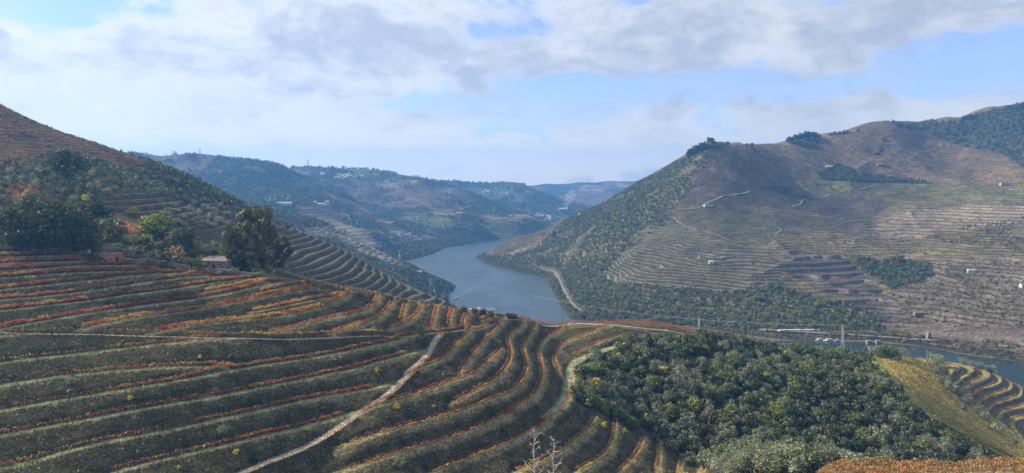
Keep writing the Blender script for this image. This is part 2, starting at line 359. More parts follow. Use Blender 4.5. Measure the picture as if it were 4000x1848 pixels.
A = Sheet(np.concatenate([np.arange(-500, -80, 24), np.arange(-80, 4120, 5.4), np.arange(4120, 4500, 24)]), YsA, fA)
A.Z = A.base+fbm(A.XX, A.YY, 14, 3)*0.35*smooth01(200, 240, A.YY)+fbm(A.XX, A.YY, 60, 3, 2)*1.3*smooth01(440, 560, A.YY)*1.0
A.base = A.Z.copy()

# terrace edges and tracks, followed one by one
T = {
 'La': trace(('E',(1200,1190),(1400,1130),(1600,1080),(1859,1010)),('F',(350,950),(600,880),(900,820),(1180,740),(1500,670),(1850,562))),
 'Lb': trace(('E',(-300,1230),(0,1170),(300,1100),(520,1030),(700,985),(900,915),(1100,880),(1350,825),(1600,780),(1859,725)),('F',(300,670),(650,600),(900,540),(1150,480),(1400,420),(1859,350)),('G',(270,300),(400,258))),
 'Lc': trace(('E',(-300,870),(0,820),(300,760),(600,700),(900,650),(1100,610),(1400,545),(1600,505),(1859,470)),('F',(300,425),(600,365),(900,310),(1200,240),(1600,165),(1859,115)),('C',(300,890),(600,810),(850,740),(975,705))),
 'Ld': trace(('E',(-300,610),(0,560),(300,500),(600,450),(900,400),(1200,350),(1500,300),(1859,245)),('F',(300,180),(550,130),(750,95),(1100,45),(1400,0)),('C',(0,755),(300,710),(550,650),(800,570),(920,545))),
 'Le': trace(('E',(-300,340),(0,290),(300,240),(600,195),(900,165),(1200,135),(1500,110),(1859,100)),('F',(300,95),(500,90))),
 'Lf': trace(('E',(-300,90),(0,50),(300,15)),('A',(500,1180),(800,1150),(1100,1115),(1500,1070),(1851,1035)),('B',(350,880),(560,866))),
 'Lg': trace(('A',(-300,1010),(0,975),(200,955),(330,940))),
 's5': trace(('A',(820,912),(1000,870),(1250,800),(1500,765),(1851,715)),('B',(350,540),(700,475),(900,430),(1200,395),(1400,345))),
 's5b': trace(('A',(1560,950),(1700,895)),('B',(0,760),(200,725),(450,690),(850,655),(1150,620),(1400,570),(1600,500),(1760,420),(1785,365))),
 's5c': trace(('B',(750,590),(980,550),(1200,510),(1500,450),(1690,405))),
 's4': trace(('A',(-300,960),(0,900),(200,860),(450,810),(800,750),(1100,700),(1400,660),(1851,600)),('B',(300,440),(540,390),(720,350),(900,320),(1110,270))),
 's3': trace(('A',(-300,750),(0,710),(350,670),(700,620),(1100,560),(1400,530),(1851,475)),('B',(230,300),(400,280),(750,240))),
 's3b': trace(('B',(270,385),(560,330),(920,268))),
 't5': trace(('B',(850,385),(1100,335),(1310,292))),
 's2': trace(('A',(-300,620),(0,590),(400,570),(800,510),(1100,470),(1350,430),(1851,370)),('B',(300,205),(420,215))),
 's1': trace(('A',(-300,530),(0,490),(400,440),(700,410),(1100,375),(1500,330),(1851,308)),('B',(300,190))),
 's0': trace(('A',(-300,390),(0,360),(400,330),(700,312),(1000,300),(1300,292),(1600,285))),
 'sa': trace(('A',(-300,310),(0,285),(400,265),(800,240),(1100,232),(1400,228))),
 'sb': trace(('A',(-300,240),(0,210),(400,197),(850,188))),
 'sc': trace(('A',(-300,165),(0,143),(400,132),(800,130))),
 's6': trace(('B',(930,795),(1030,785),(1300,730),(1600,655),(1851,600)),('C',(400,280),(470,225),(495,155))),
 's7': trace(('C',(0,548),(150,510),(350,440),(530,350),(625,265),(640,195))),
 's8': trace(('C',(600,485),(750,445),(870,395),(915,320),(955,235))),
 's8b': trace(('C',(735,400),(755,300),(790,215))),
 's9': trace(('C',(1055,485),(1075,380),(1105,265))),
 's10': trace(('C',(1228,460),(1232,360),(1260,295))),
 's11': trace(('C',(1368,450),(1375,380),(1430,325))),
 's12': trace(('C',(1540,410),(1600,375),(1690,350))),
 'R1': trace(('C',(900,908),(1060,850),(1220,750),(1400,580),(1490,485),(1620,445))),
 'R1b': trace(('C',(1340,950),(1400,850),(1520,700),(1650,540),(1750,420),(1800,390))),
 'R2': trace(('G',(30,590),(200,500),(450,430),(700,350),(1000,250),(1200,190)),('C',(1480,950),(1640,820),(1765,705))),
 'R3': trace(('G',(980,490),(1150,390),(1330,310)),('D',(150,740),(260,600),(280,500),(240,330),(250,270),(400,190),(420,128))),
 'R4': trace(('G',(-200,950),(0,890),(250,800),(500,720),(700,660),(850,610),(1050,560),(1200,530),(1350,450),(1600,370)),('D',(400,760),(450,640),(400,440),(400,360),(500,240),(550,130))),
 'R5': trace(('G',(-250,1230),(200,1090),(450,1000),(700,910),(900,850),(1200,750),(1500,640),(1700,540)),('D',(200,1090),(400,1000),(530,920),(600,780),(600,620),(550,470),(560,390),(700,280),(820,200),(910,155))),
 'R5b': trace(('D',(780,700),(720,560),(730,480),(800,380),(900,330),(1100,270),(1300,195))),
 'R5c': trace(('D',(935,505),(1000,440),(1150,370),(1380,292))),
 'R6': trace(('G',(780,1190),(1000,1100),(1300,1000),(1600,890),(1859,740)),('D',(650,1190),(830,1080),(872,980),(872,900))),
 'R7': trace(('H',(-200,1190),(30,1120),(230,1000),(430,860),(560,740),(630,630))),
 'R8': trace(('H',(430,1190),(640,1080),(780,960),(828,830),(830,650))),
 'R9': trace(('H',(890,1190),(1040,1040),(1110,900),(1135,830))),
 'R10': trace(('H',(1275,1185),(1300,1000),(1275,850))),
 'R11': trace(('H',(1500,1190),(1520,1100),(1545,1010))),
 'R12': trace(('H',(1705,1190),(1680,1050))),
 'P1': trace(('A',(-200,915),(0,920),(350,935),(800,940),(1300,955),(1700,965),(1851,970)),('B',(350,855),(800,857),(1300,855),(1851,845)),('C',(300,575),(700,560),(1000,540),(1130,530),(1450,492),(1600,450),(1750,418))),
 'P2': trace(('F',(560,1230),(640,1190),(1000,1030),(1200,970),(1550,800),(1859,570)),('G',(250,440),(450,230),(650,50)),('C',(700,1010),(900,850),(1000,740),(1040,640),(1110,540))),
 'PW': trace(('D',(640,1140),(780,1040),(840,920),(870,760),(890,600),(960,530),(1100,470),(1250,430),(1400,385))),
 'PR': trace(('C',(1700,395),(1851,378)),('D',(150,118),(400,125),(900,158),(1300,185),(1500,205),(1851,238)),('P',(2700,1310))),
}
def densify(p2, step=1.2):
    P3 = [A.ray(x, y, A.base, 200) for x, y in p2]
    P3 = np.array(P3); seg = np.linalg.norm(np.diff(P3[:, :2], axis=0), axis=1); s = np.r_[0, np.cumsum(seg)]
    n = max(int(s[-1]/step), 3); q = np.linspace(0, s[-1], n)
    # rounded through the traced points
    X = np.interp(q, s, P3[:, 0]); Y = np.interp(q, s, P3[:, 1])
    k = 7; pad = lambda a: np.r_[2*a[0]-a[1:k+1][::-1], a, 2*a[-1]-a[-k-1:-1][::-1]] if len(a) > k+1 else None
    for _ in range(2):
        if pad(X) is not None:
            ker = np.ones(2*k+1)/(2*k+1); X = np.convolve(pad(X), ker, 'valid'); Y = np.convolve(pad(Y), ker, 'valid')
    Z = A.z(X, Y, A.base)
    if len(Z) > 20:
        kk = 9; zp = np.r_[np.full(kk, Z[0]), Z, np.full(kk, Z[-1])]; Z = np.convolve(zp, np.ones(2*kk+1)/(2*kk+1), 'valid')*.9+Z*.1
    return np.c_[X, Y, Z]
L3 = {k: densify(v) for k, v in T.items()}
TRACK = {'P1': 0.85, 'P2': 2.1, 'PW': 4.2, 'PR': 1.9}
NARROW = {'s3b', 't5', 's5c', 's9', 's10', 's11', 's8b', 's12', 'sa', 'sb', 'sc', 's0'}
allp = []; owner = []
for k, v in L3.items():
    for q in v: allp.append(q); owner.append(k)
allp = np.array(allp); isT = np.array([o in TRACK for o in owner])
def build_kd(sel):
    idx = np.nonzero(sel)[0]; kd = kdtree.KDTree(len(idx))
    for i in idx: kd.insert((allp[i, 0], allp[i, 1], 0), int(i))
    kd.balance(); return kd
kdL = build_kd(~isT); kdT = build_kd(isT)
mY = np.nonzero((A.Y > 236) & (A.Y < 562))[0]; px_, py_ = A.proj()
dL = np.full(A.Z.shape, 99.0); iL = np.zeros(A.Z.shape, int); dT = np.full(A.Z.shape, 99.0); iT = np.zeros(A.Z.shape, int)
sel = np.zeros(A.Z.shape, bool); sel[mY] = True; sel &= (px_ < 2860) & ~((py_ < 980) & (px_ < 1900))
for a, b in zip(*np.nonzero(sel)):
    x, y = A.XX[a, b], A.YY[a, b]
    co, i, d = kdL.find((x, y, 0)); dL[a, b] = d; iL[a, b] = i
    co, i, d = kdT.find((x, y, 0)); dT[a, b] = d; iT[a, b] = i
zq = allp[iL, 2]; ow = np.array(owner)[iL]
W = np.where(np.isin(ow, list(NARROW)), 2.0, 2.8)
up = A.base > zq-0.05
Z = A.base.copy()
m = (dL < 90) & up & (dL < W+2.6)
tt = smooth01(0, 1, (dL-W)/2.6)
zt = zq+0.03*dL
Z = np.where(m, zt*(1-tt)+A.base*tt, Z)
# outer lip: bank falls away a little faster just under the edge
m2 = (dL < 4) & ~up; Z = np.where(m2, Z-0.35*np.sin(np.clip(dL/4, 0, 1)*math.pi), Z)
wT = np.array([TRACK.get(o, 1) for o in owner])[iT]
tk = 1-smooth01(0, 1, (dT-wT)/1.8); Z = np.where(dT < 60, Z*(1-tk)+allp[iT, 2]*tk, Z)
A.Z = Z
dL = np.maximum(dL+fbm(A.XX, A.YY, 3.5, 3, 77)*.55*(dL > .6), 0)
platform = np.where((dL < W) & up & (dL < 90), 1.0, 0.0); platform = np.maximum(platform, np.where((dL < .5), 1, 0))
trackm = np.where(dT < wT, 1.0, 0.0)

# colours per place
px_, py_ = A.proj()
def zone(poly): return inpoly(px_, py_, poly)
n_a = fbm(A.XX, A.YY, 22, 4, 1)[..., None]; n_b = fbm(A.XX, A.YY, 5, 3, 4)[..., None]
col = np.zeros(A.Z.shape+(3,)); col[:] = (0.074, 0.066, 0.038)
left = smooth01(1700, 700, px_)[..., None]
col = col*(1-left)+np.array((0.066, 0.061, 0.031))*left
col *= 1+n_b*.3
rows = np.zeros(A.Z.shape); per = np.full(A.Z.shape, 4.0); stone = np.where(A.YY < 560, 1.0, .25); scol = np.zeros_like(col); scol[:] = (.2, .2, .11)
WOOD = [(2410,1362),(2600,1322),(2800,1330),(3000,1348),(3200,1374),(3320,1402),(3420,1455),(3520,1565),(3640,1680),(3900,1815),(4300,1950),(4300,2100),(3300,2100),(3100,1840),(2850,1870),(2700,1795),(2560,1705),(2400,1645),(2300,1592),(2240,1540),(2262,1450),(2300,1400)]
wood = zone(WOOD) & (A.YY > 240) & (A.YY < 640)
LH = (A.YY > 400) & (px_ < 1150) & (py_ < 1045)                         # left hillside
LH |= (px_ < 800) & (A.YY > 397)
B2 = (A.YY > 540) & (px_ > 900) & (px_ < 2010) & (py_ > 840) & ~((px_ < 1090) & (py_ < 870))
bvine = LH & (zone([(-600,-200),(0,250),(400,480),(760,690),(640,720),(480,650),(330,640),(0,640),(-600,700)]))
bterr = LH & zone([(440,760),(600,750),(960,790),(960,880),(860,905),(620,880),(430,830)])
bred = LH & (zone([(-600,700),(120,720),(220,760),(0,790),(-600,800)]) | zone([(440,860),(640,880),(700,960),(560,960),(430,910)]))
col[LH] = (0.075, 0.072, 0.042)
mm = bvine; col[mm] = (0.155, 0.105, 0.06); rows[mm] = .55; per[mm] = 3.6; scol[mm] = (0.10, 0.09, 0.05)
col[bred] = (0.20, 0.105, 0.06); rows[bred] = .3
col[bterr] = (0.10, 0.075, 0.05); rows[bterr] = 1; per[bterr] = 4.0; scol[bterr] = (0.22, 0.20, 0.13)
col[B2] = (0.10, 0.088, 0.06); rows[B2] = 1.; per[B2] = 3.7; scol[B2] = (0.17, 0.19, 0.11)
col = np.where(LH[..., None], col*(1+n_a*.35), col)
w3 = wood[..., None]; col = np.where(w3, np.array((0.07, 0.065, 0.042))*(1+n_a*.5), col)
# spur with walled terraces, far right, and the slanting vineyard this side of it
SP = (A.YY > 490) & (px_ > 3400) & ~wood; spur = SP & zone([(3640,1390),(3700,1370),(3880,1420),(4010,1480),(4400,1600),(4400,2000),(4010,1725),(3894,1635),(3809,1597),(3708,1515)])
slant = SP & ~spur & (py_ > 1370)
col = np.where(slant[..., None], np.array((0.27, 0.25, 0.08))*(1+n_a*.4), col)
col = np.where((SP & ~slant & ~spur)[..., None], np.array((0.12, 0.12, 0.07)), col)
rows[spur] = 1; per[spur] = 3.8; scol[spur] = (0.26, 0.25, 0.10); col[spur] = (0.22, 0.20, 0.08)
back = (A.YY > 540) & (px_ > 1990) & (px_ < 3400); rows[back & ~wood] = 0; col[back & ~wood] = (0.14, 0.125, 0.07)
zb = A.Z.copy()
def terrace(Z, zb, rows, per, flat=.42):  # flat platform, then a bank
    fr = np.mod(zb/per, 1); fl = np.floor(zb/per)*per
    return Z*(1-rows)+rows*(fl+per*smooth01(flat, 1, fr)+(Z-zb))
hr = np.where(rows > .9, 1.0, rows)
A.Z = terrace(A.Z, zb, hr, per, np.where(spur, .74, .42))
wall_m = spur & (np.mod(zb/per, 1) > .76)
col[wall_m] = (0.12, 0.11, 0.095)
# platforms and tracks of the near vineyard
gnoise = np.clip(.5+fbm(A.XX, A.YY, 9, 3, 8)*.9+fbm(A.XX, A.YY, 60, 2, 12)*.5, 0, 1)[..., None]
green = np.array((0.12, 0.185, 0.05)); straw = np.array((0.33, 0.295, 0.15))
lowleft = smooth01(1250, 1450, py_)*smooth01(1500, 900, px_); gfac = np.clip(gnoise+lowleft[..., None]*.5+.0, 0, 1)
inner = smooth01(0.5, 1.6, dL)[..., None]          # straw on the outer lip, greener inside
pc = (green*gfac+straw*(1-gfac))*inner+straw*(1-inner)
deepgreen = ((px_ > 1400) & (py_ < 1600) & (platform > 0))[..., None]; pc = np.where(deepgreen, np.array((0.085, 0.15, 0.04))*inner+pc*(1-inner), pc)
up_left = smooth01(1330, 1240, py_)*smooth01(1500, 1100, px_); pc = pc*(1-.5*up_left[..., None])+np.array((.2, .19, .12))*.5*up_left[..., None]
col = np.where((platform > 0)[..., None] & ~w3, pc*(1+n_b*.2), col)
stone[platform > 0] = 0.15
lipw = ((1-smooth01(.8, 3.4, dL))*(~up)*(.25+.6*smooth01(1000, 1500, px_)))[..., None]; col = col*(1-lipw)+np.array((0.28, 0.24, 0.13))*lipw  # grazing sun on the bank's upper lip, painted into the ground colour
sand = np.array((0.40, 0.35, 0.26))
edge = np.clip(dT/wT, 0, 1)[..., None]
tc_ = np.where((np.array(owner)[iT] == 'PW')[..., None], green*1.1*(1-smooth01(.1, .55, 1-edge))+np.array((0.30, 0.28, 0.18))*smooth01(.1, .55, 1-edge), sand*(1-.35*edge**2)+0*green)
col = np.where((trackm > 0)[..., None], tc_*(1+n_b*.15), col); stone[trackm > 0] = .1
# field behind the ridge track
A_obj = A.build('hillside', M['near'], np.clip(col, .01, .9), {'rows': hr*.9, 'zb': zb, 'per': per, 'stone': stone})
def setcol(o, name, arr):
    a = o.data.attributes.new(name, 'FLOAT_COLOR', 'POINT'); c = np.ones((len(o.data.vertices), 4), np.float32); c[:, :3] = arr.reshape(-1, 3); a.data.foreach_set('color', c.ravel())
setcol(A_obj, 'strip_col', scol)

# ------------------------------------------------------------------ near bank at the bottom right, with its own vineyard
def fN(X, Y):
    t_ = smooth01(0, 1, (Y-62)/56.); u = X/Y*F+2000
    crest = EYE-(1828-HOR)/F*118+smooth01(3500, 4200, u)*.5-smooth01(3260, 3020, u)*11
    z = crest+(118-Y)*0.27; z = np.where(Y > 118, crest-(Y-118)**1.25*.36, z); return z+fbm(X, Y, 9, 3, 5)*.35
N = Sheet(np.arange(2900, 4700, 12), np.concatenate([np.arange(4, 62, 3), np.arange(62, 200, .9)]), fN)
cN = np.zeros(N.Z.shape+(3,)); cN[:] = (0.17, 0.14, 0.08); cN *= 1+fbm(N.XX, N.YY, 4, 4)[..., None]*.35
N_o = N.build('hillside', M['near'], np.clip(cN, .01, 1), {'rows': N.Z*0, 'zb': N.Z, 'per': N.Z*0+4, 'stone': N.Z*0+.5}); setcol(N_o, 'strip_col', cN)

# ------------------------------------------------------------------ the far hills
def far_sheet(name, pts, hid, pxs, Ys, rough=(220, 9, 45, 2.5), lam=.02, seed=0, sc_=300.):
    cp = [pt(*p) for p in pts]+[ph(*p) for p in hid]; fn = RBF(cp, lam, sc_)
    s = Sheet(pxs, Ys, fn); s.name = name
    up_ = smooth01(0, 40, s.base)
    rg = 1-2*np.abs(fbm(s.XX, s.YY, rough[0], 3, seed)); s.Z = s.base+up_*(rg*rough[1]*.6+fbm(s.XX, s.YY, rough[2], 3, seed+3)*rough[3]); s.base = s.Z.copy()
    return s
G = far_sheet('right hill', [
 (1870,1014,2200),(1900,1034,2080),(2000,1050,1980),(2110,1075,1849),(2150,1120,1651),(2180,1170,1475),(2212,1245,1272),
 (1990,950,2250),(2230,850,2280),(2480,727,2200),(2640,642,2150),(2800,570,2050),
 (2100,1000,1980),(2300,900,1950),(2400,1000,1700),(2300,1130,1470),(2500,900,1780),(2500,1100,1450),(2600,1200,1300),(2600,800,1880),(2700,700,1960),(2200,980,2000),
 (2400,1200,1300),(2650,860,1760),(2640,1000,1500),(2600,1110,1390),(3000,1130,1300),(3000,1250,1180),(3000,980,1500),(3000,800,1850),(3000,700,2050),(2900,620,2090),
 (2870,563,2150),(3000,566,2300),(3150,541,2400),(3480,490,2500),(3700,478,2600),(3850,440,2600),(4000,418,2600),(4400,380,2600),
 (3300,700,2150),(3300,850,1800),(3300,1000,1500),(3300,1150,1280),(3300,1270,1150),(3300,600,2350),(3700,600,2400),(3700,720,2150),(3700,900,1700),(3700,1050,1400),(3700,1200,1200),(3700,1310,1080),
 (4000,600,2300),(4000,750,1950),(4000,900,1600),(4000,1050,1300),(4000,1200,1130),(4000,1350,1010),(4500,600,2250),(4500,900,1550),(4500,1200,1100),
 (3530,1344,1076),(3693,1369,1036),(3819,1394,999),(4000,1413,972),(4500,1440,938)],
 [(1870,2120,-8),(1990,1880,-8),(2100,1740,-8),(2130,1500,-8),(2160,1300,-8),(2250,1200,-6),(2600,1100,-8),(3000,1000,-10),(3500,980,-10),(4000,900,-10),(4500,860,-10),
  (1840,2300,-8),(1990,2500,-10),(2200,2600,20),(2480,2500,150),(2640,2450,220),(2850,2500,300),(3000,2700,300),(3480,2900,380),(4000,3000,440),(2600,1230,3),(2800,1190,3),(3000,1120,2),(3300,1105,2),(2400,1245,2),(2480,2900,20),(3000,3200,120)],
 np.arange(1780, 4640, 4.6), np.concatenate([np.arange(920, 1700, 2.7), np.arange(1700, 2750, 5.2), np.arange(2750, 3200, 30)]), (260, 16, 60, 3.0), seed=2)
gx, gy = G.proj()
def gz(poly): return inpoly(gx, gy, poly)
gc = np.zeros(G.Z.shape+(3,)); gc[:] = (0.125, 0.105, 0.068)
gr = np.zeros(G.Z.shape); gp = np.full(G.Z.shape, 4.2); gs = np.zeros_like(gc); gs[:] = (0.22, 0.19, 0.12)
WOODG = [
 [(2230,845),(2480,720),(2640,635),(2800,555),(2850,560),(2800,590),(2760,640),(2740,670),(2680,705),(2710,720),(2690,760),(2640,800),(2620,850),(2600,880),(2540,910),(2480,960),(2420,1000),(2370,1050),(2360,1090),(2440,1115),(2600,1125),(2850,1145),(2960,1125),(3040,1105),(3090,1140),(3200,1165),(3330,1200),(3440,1240),(3440,1290),(3000,1290),(2600,1270),(2215,1260),(2180,1170),(2110,1080),(1990,1060),(1870,1020),(1880,1000),(2000,1000),(2100,970),(2160,900)],
 [(3480,465),(3540,462),(3700,480),(3850,440),(4000,400),(4700,340),(4700,700),(4000,660),(3900,600),(3790,580),(3650,540),(3620,510),(3500,500)],
 [(3070,555),(3130,520),(3180,530),(3200,560),(3190,580),(3130,575)],
 [(3190,670),(3260,640),(3350,670),(3440,690),(3600,710),(3640,720),(3420,712),(3200,705)],
 [(3340,1010),(3420,1020),(3500,1010),(3620,1030),(3640,1080),(3560,1110),(3480,1130),(3400,1080),(3350,1050)],
 [(3560,910),(3800,880),(4000,850),(4700,850),(4700,1000),(4000,1000),(3900,960),(3700,950)]]
gw = np.zeros(G.Z.shape, bool)
for q in WOODG[:5]: gw |= gz(q)
def paint(poly, c, r=None, p=None, s=None):
    k = gz(poly); gc[k] = c
    if r is not None: gr[k] = r
    if p: gp[k] = p
    if s: gs[k] = s
BIG = [(2560,900),(2760,560),(3500,470),(4700,300),(4700,1450),(2200,1300),(2230,850)]
paint(BIG, (0.155, 0.134, 0.066), .85, 4.2, (0.20, 0.175, 0.115))
paint([(2760,560),(3560,480),(3900,600),(4700,700),(4700,760),(3400,700),(3050,710),(2900,660),(2800,640)], (0.20, 0.15, 0.082), .9, 4.8, (0.12, 0.088, 0.06))
paint([(2740,640),(2830,600),(2900,650),(3000,700),(2900,740),(2780,730),(2700,700)], (0.19, 0.15, 0.09), .8, 4.4, (0.13, 0.10, 0.065))
paint([(2660,760),(2760,660),(2900,720),(3080,730),(3100,790),(2900,820),(2640,830)], (0.105, 0.082, 0.062), .4, 4.4, (0.15, .13, .09))
paint([(3020,720),(3200,700),(3400,700),(3700,725),(4700,760),(4700,800),(3900,790),(3600,770),(3300,745)], (0.17, 0.165, 0.065), .55, 4.4, (0.12, 0.115, 0.05))
paint([(3440,850),(3600,820),(3800,800),(4700,800),(4700,880),(3900,880),(3700,900),(3600,930),(3450,930),(3410,890)], (0.25, 0.205, 0.145), .8, 6.0, (0.16, 0.13, 0.09))
paint([(3100,760),(3420,770),(3500,790),(3400,850),(3400,930),(3200,900),(3050,880),(3000,800)], (0.10, 0.09, 0.062), .7)
TRI = [(2630,850),(2680,880),(2720,930),(2900,960),(3040,985),(3060,1010),(3060,1060),(3040,1100),(2860,1140),(2700,1130),(2440,1110),(2365,1085),(2365,1050),(2430,1000),(2500,950)]
paint(TRI, (0.11, 0.10, 0.068), 1.0, 4.3, (0.26, 0.31, 0.19))
paint([(2640,800),(2900,800),(3050,850),(3060,900),(3000,960),(2900,950),(2740,920),(2690,870)], (0.11, 0.105, 0.065), .6, 3.6, (0.19, 0.19, 0.10))
WALL = [(3000,985),(3150,980),(3290,1000),(3360,1050),(3430,1110),(3500,1180),(3540,1230),(3640,1270),(3440,1275),(3380,1230),(3250,1150),(3120,1090),(3060,1050)]
paint(WALL, (0.12, 0.09, 0.066), 1.0, 8.0, (0.19, 0.155, 0.11))
paint([(3500,1000),(3900,1000),(4700,1010),(4700,1280),(4000,1290),(3700,1280),(3540,1200),(3480,1130)], (0.18, 0.15, 0.105), .55, 5.0, (0.13, 0.12, 0.07))
paint([(3560,1270),(3760,1270),(4700,1290),(4700,1420),(3900,1400),(3700,1340),(3560,1330)], (0.17, 0.14, 0.115), 0)
paint([(1980,990),(2060,960),(2230,850),(2370,790),(2400,800),(2290,860),(2200,920),(2120,970),(2060,1000),(1990,1010)], (0.22, 0.175, 0.115), .9, 7.0, (0.30, 0.25, 0.17))
paint(WOODG[0], (0.155, 0.138, 0.07), 0); gr[gw] = 0
gc[gw & ~gz(WOODG[0])] = (0.08, 0.085, 0.055)
paint([(3040,1304),(3120,1303),(3300,1312),(3290,1330),(3060,1326)], (0.10, 0.145, 0.055), 0)
gc[G.Z < 7] = (0.075, 0.072, 0.045)
gc *= .9+fbm(G.XX, G.YY, 140, 4, 6)[..., None]*.22+fbm(G.XX, G.YY, 14, 3, 9)[..., None]*.14
gzb = G.Z+fbm(G.XX, G.YY, 90, 2, 4)*1.5
hr = gr*smooth01(2, 10, G.Z); G.Z = terrace(G.Z, gzb, hr*.9, gp, np.where(gz(WALL), .62, .45))
km = gz(WALL) & (np.mod(gzb/gp, 1) > .62); gc[km] = (0.13, 0.115, 0.09)
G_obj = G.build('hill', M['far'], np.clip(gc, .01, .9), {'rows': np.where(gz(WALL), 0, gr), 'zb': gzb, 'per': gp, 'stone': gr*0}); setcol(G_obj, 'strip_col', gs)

Cs = far_sheet('river spur', [(1130,853,1920),(1280,880,1870),(1400,950,1820),(1530,1006,1760),(1620,1046,1660),(1200,950,1500),(1400,1050,1330),(1550,1090,1370),(1650,1130,1420),(1700,1160,1440),(1690,1078,1640),(1742,1080,1790),(1745,1150,1541),(1010,820,1900)],
 [(1300,1080,62),(1600,1040,16),(1300,2060,60),(1500,1950,15),(1600,1840,-6),(1700,1760,-4),(1800,1700,-12),(1830,1500,-12),(1800,1300,-10),(1780,1100,-10),(900,1050,150),(900,1500,170),(800,2000,180),(1130,2200,70),(1400,2100,-6),(1500,2200,-10),(1900,1200,-12)],
 np.arange(780, 1900, 5), np.arange(960, 2250, 5.5), (120, 6, 40, 2), seed=5)
cx, cy = Cs.proj(); cc = np.zeros(Cs.Z.shape+(3,)); cc[:] = (0.085, 0.09, 0.055); cr = np.zeros(Cs.Z.shape)
k = inpoly(cx, cy, [(1180,890),(1290,880),(1400,935),(1540,1000),(1600,1045),(1560,1042),(1400,985),(1300,930),(1200,925)]); cc[k] = (0.30, 0.26, 0.17); cr[k] = 1
cc *= 1+fbm(Cs.XX, Cs.YY, 30, 4)[..., None]*.3; czb = Cs.Z.copy(); Cs.Z = terrace(Cs.Z, czb, cr, czb*0+5.5)
o = Cs.build('hill', M['far'], np.clip(cc, .01, 1), {'rows': cr*.8, 'zb': czb, 'per': cr*0+5.5, 'stone': cr*0}); setcol(o, 'strip_col', cc*0+np.array((.12, .12, .07)))

D1 = far_sheet('middle hill', [(500,610,3050),(610,630,3020),(700,613,3050),(780,612,3100),(900,632,3150),(1100,663,3200),(1250,737,3100),(1400,792,3000),(1530,862,2850),
 (700,760,2500),(900,750,2600),(1100,800,2400),(1000,900,2100),(1200,870,2300),(1350,900,2300),(1500,960,2280),(1300,1000,2060),(1590,1018,2175),(1700,983,2440),(1800,958,2680),(1640,950,2600),(1000,700,2850),(1200,790,2700),(1450,880,2600)],
 [(500,3400,280),(900,3500,230),(1250,3500,120),(1500,3200,20),(1700,2300,-8),(1600,2050,-8),(1800,2500,-10),(1900,2750,-10),(400,2200,200),(1000,1800,60),(1300,1850,10),(1500,2000,-8),(700,1900,120),(1750,2900,20),(1900,3000,-8)],
 np.arange(330, 1960, 6), np.arange(1850, 3550, 9), (300, 26, 80, 5), seed=8)
D2 = far_sheet('second hill', [(1000,668,3750),(1100,660,3800),(1200,655,3850),(1330,655,3900),(1500,677,3950),(1700,716,3950),(1790,737,3900),(1900,790,3720),(2000,840,3450),(2080,872,3200),(2000,934,2960),(1920,938,2900),(1500,800,3350),(1700,850,3050),(1850,900,2920),(1600,740,3600),(1300,740,3400)],
 [(1200,4400,230),(1500,4500,200),(1800,4400,120),(2100,3900,20),(2150,3100,-10),(2050,2850,-10),(1850,2750,-12),(1500,2900,60),(1200,3000,100),(1700,2800,10),(800,3600,240),(2200,3500,-10)],
 np.arange(900, 2240, 6), np.arange(2700, 4550, 10), (320, 30, 90, 5), seed=11)
Eh = far_sheet('third hill', [(1700,720,4900),(1770,716,5000),(1850,713,5000),(1950,712,5000),(2050,731,4950),(2150,775,4750),(2230,820,4500),(1900,800,4500),(2100,858,4150),(2000,830,4250),(2300,850,4400)],
 [(1700,5600,180),(2000,5600,150),(2300,5000,20),(2100,3950,-5),(2350,4000,-10),(1700,4100,40),(2500,4300,-10)],
 np.arange(1600, 2560, 8), np.arange(3900, 5700, 22), (420, 36, 120, 8), seed=14)
Fh = far_sheet('last hill', [(1900,735,6900),(2110,732,6900),(2300,726,7000),(2400,719,7000),(2480,716,7000),(2700,700,7000),(3200,690,7000),(2200,800,5850),(2400,800,5850),(2600,800,5850)],
 [(2100,5300,0),(2600,5300,0),(3200,5300,20),(2100,8000,150),(2700,8000,200),(3200,8000,200),(1700,6900,100)],
 np.arange(1800, 3300, 12), np.arange(5300, 8000, 40), (500, 30, 160, 8), seed=17)
for s, sd in ((D1, 1), (D2, 2), (Eh, 3), (Fh, 4)):
    n = fbm(s.XX, s.YY, 260, 3, sd)[..., None]; n2 = fbm(s.XX, s.YY, 60, 3, sd+4)[..., None]; n3 = fbm(s.XX, s.YY, 420, 2, sd+9)[..., None]
    c = np.zeros(s.Z.shape+(3,)); c[:] = (0.15, 0.12, 0.085)
    c = np.where(n > .12, np.array((0.07, 0.085, 0.055)), c); c = np.where((n < -.15) & (n3 > 0), np.array((0.24, 0.20, 0.14)), c); c = np.where((n3 > .3) & (n < .1), np.array((0.12, 0.13, 0.07)), c)
    sx, sy = s.proj(); r = np.where((n < .12)[..., 0], .8, 0.)
    if s is D1:
        for poly, cl in (([(1030,770),(1060,755),(1120,755),(1160,775),(1040,785)], (0.22, 0.27, 0.10)), ([(1540,870),(1600,855),(1700,880),(1800,905),(1760,925),(1620,900)], (0.17, 0.21, 0.09)),
                         ([(1180,880),(1290,880),(1500,960),(1440,985),(1250,925)], (0.27, 0.23, 0.16)), ([(1380,985),(1500,960),(1700,935),(1840,900),(1990,925),(1800,975),(1500,1030),(1400,1010)], (0.055, 0.065, 0.04))):
            k = inpoly(sx, sy, poly); c[k] = cl
    c *= 1+n2*.3
    o = s.build('hill', M['far'], np.clip(c, .01, 1), {'rows': r, 'zb': s.Z, 'per': r*0+9, 'stone': r*0}); setcol(o, 'strip_col', c*1.5)

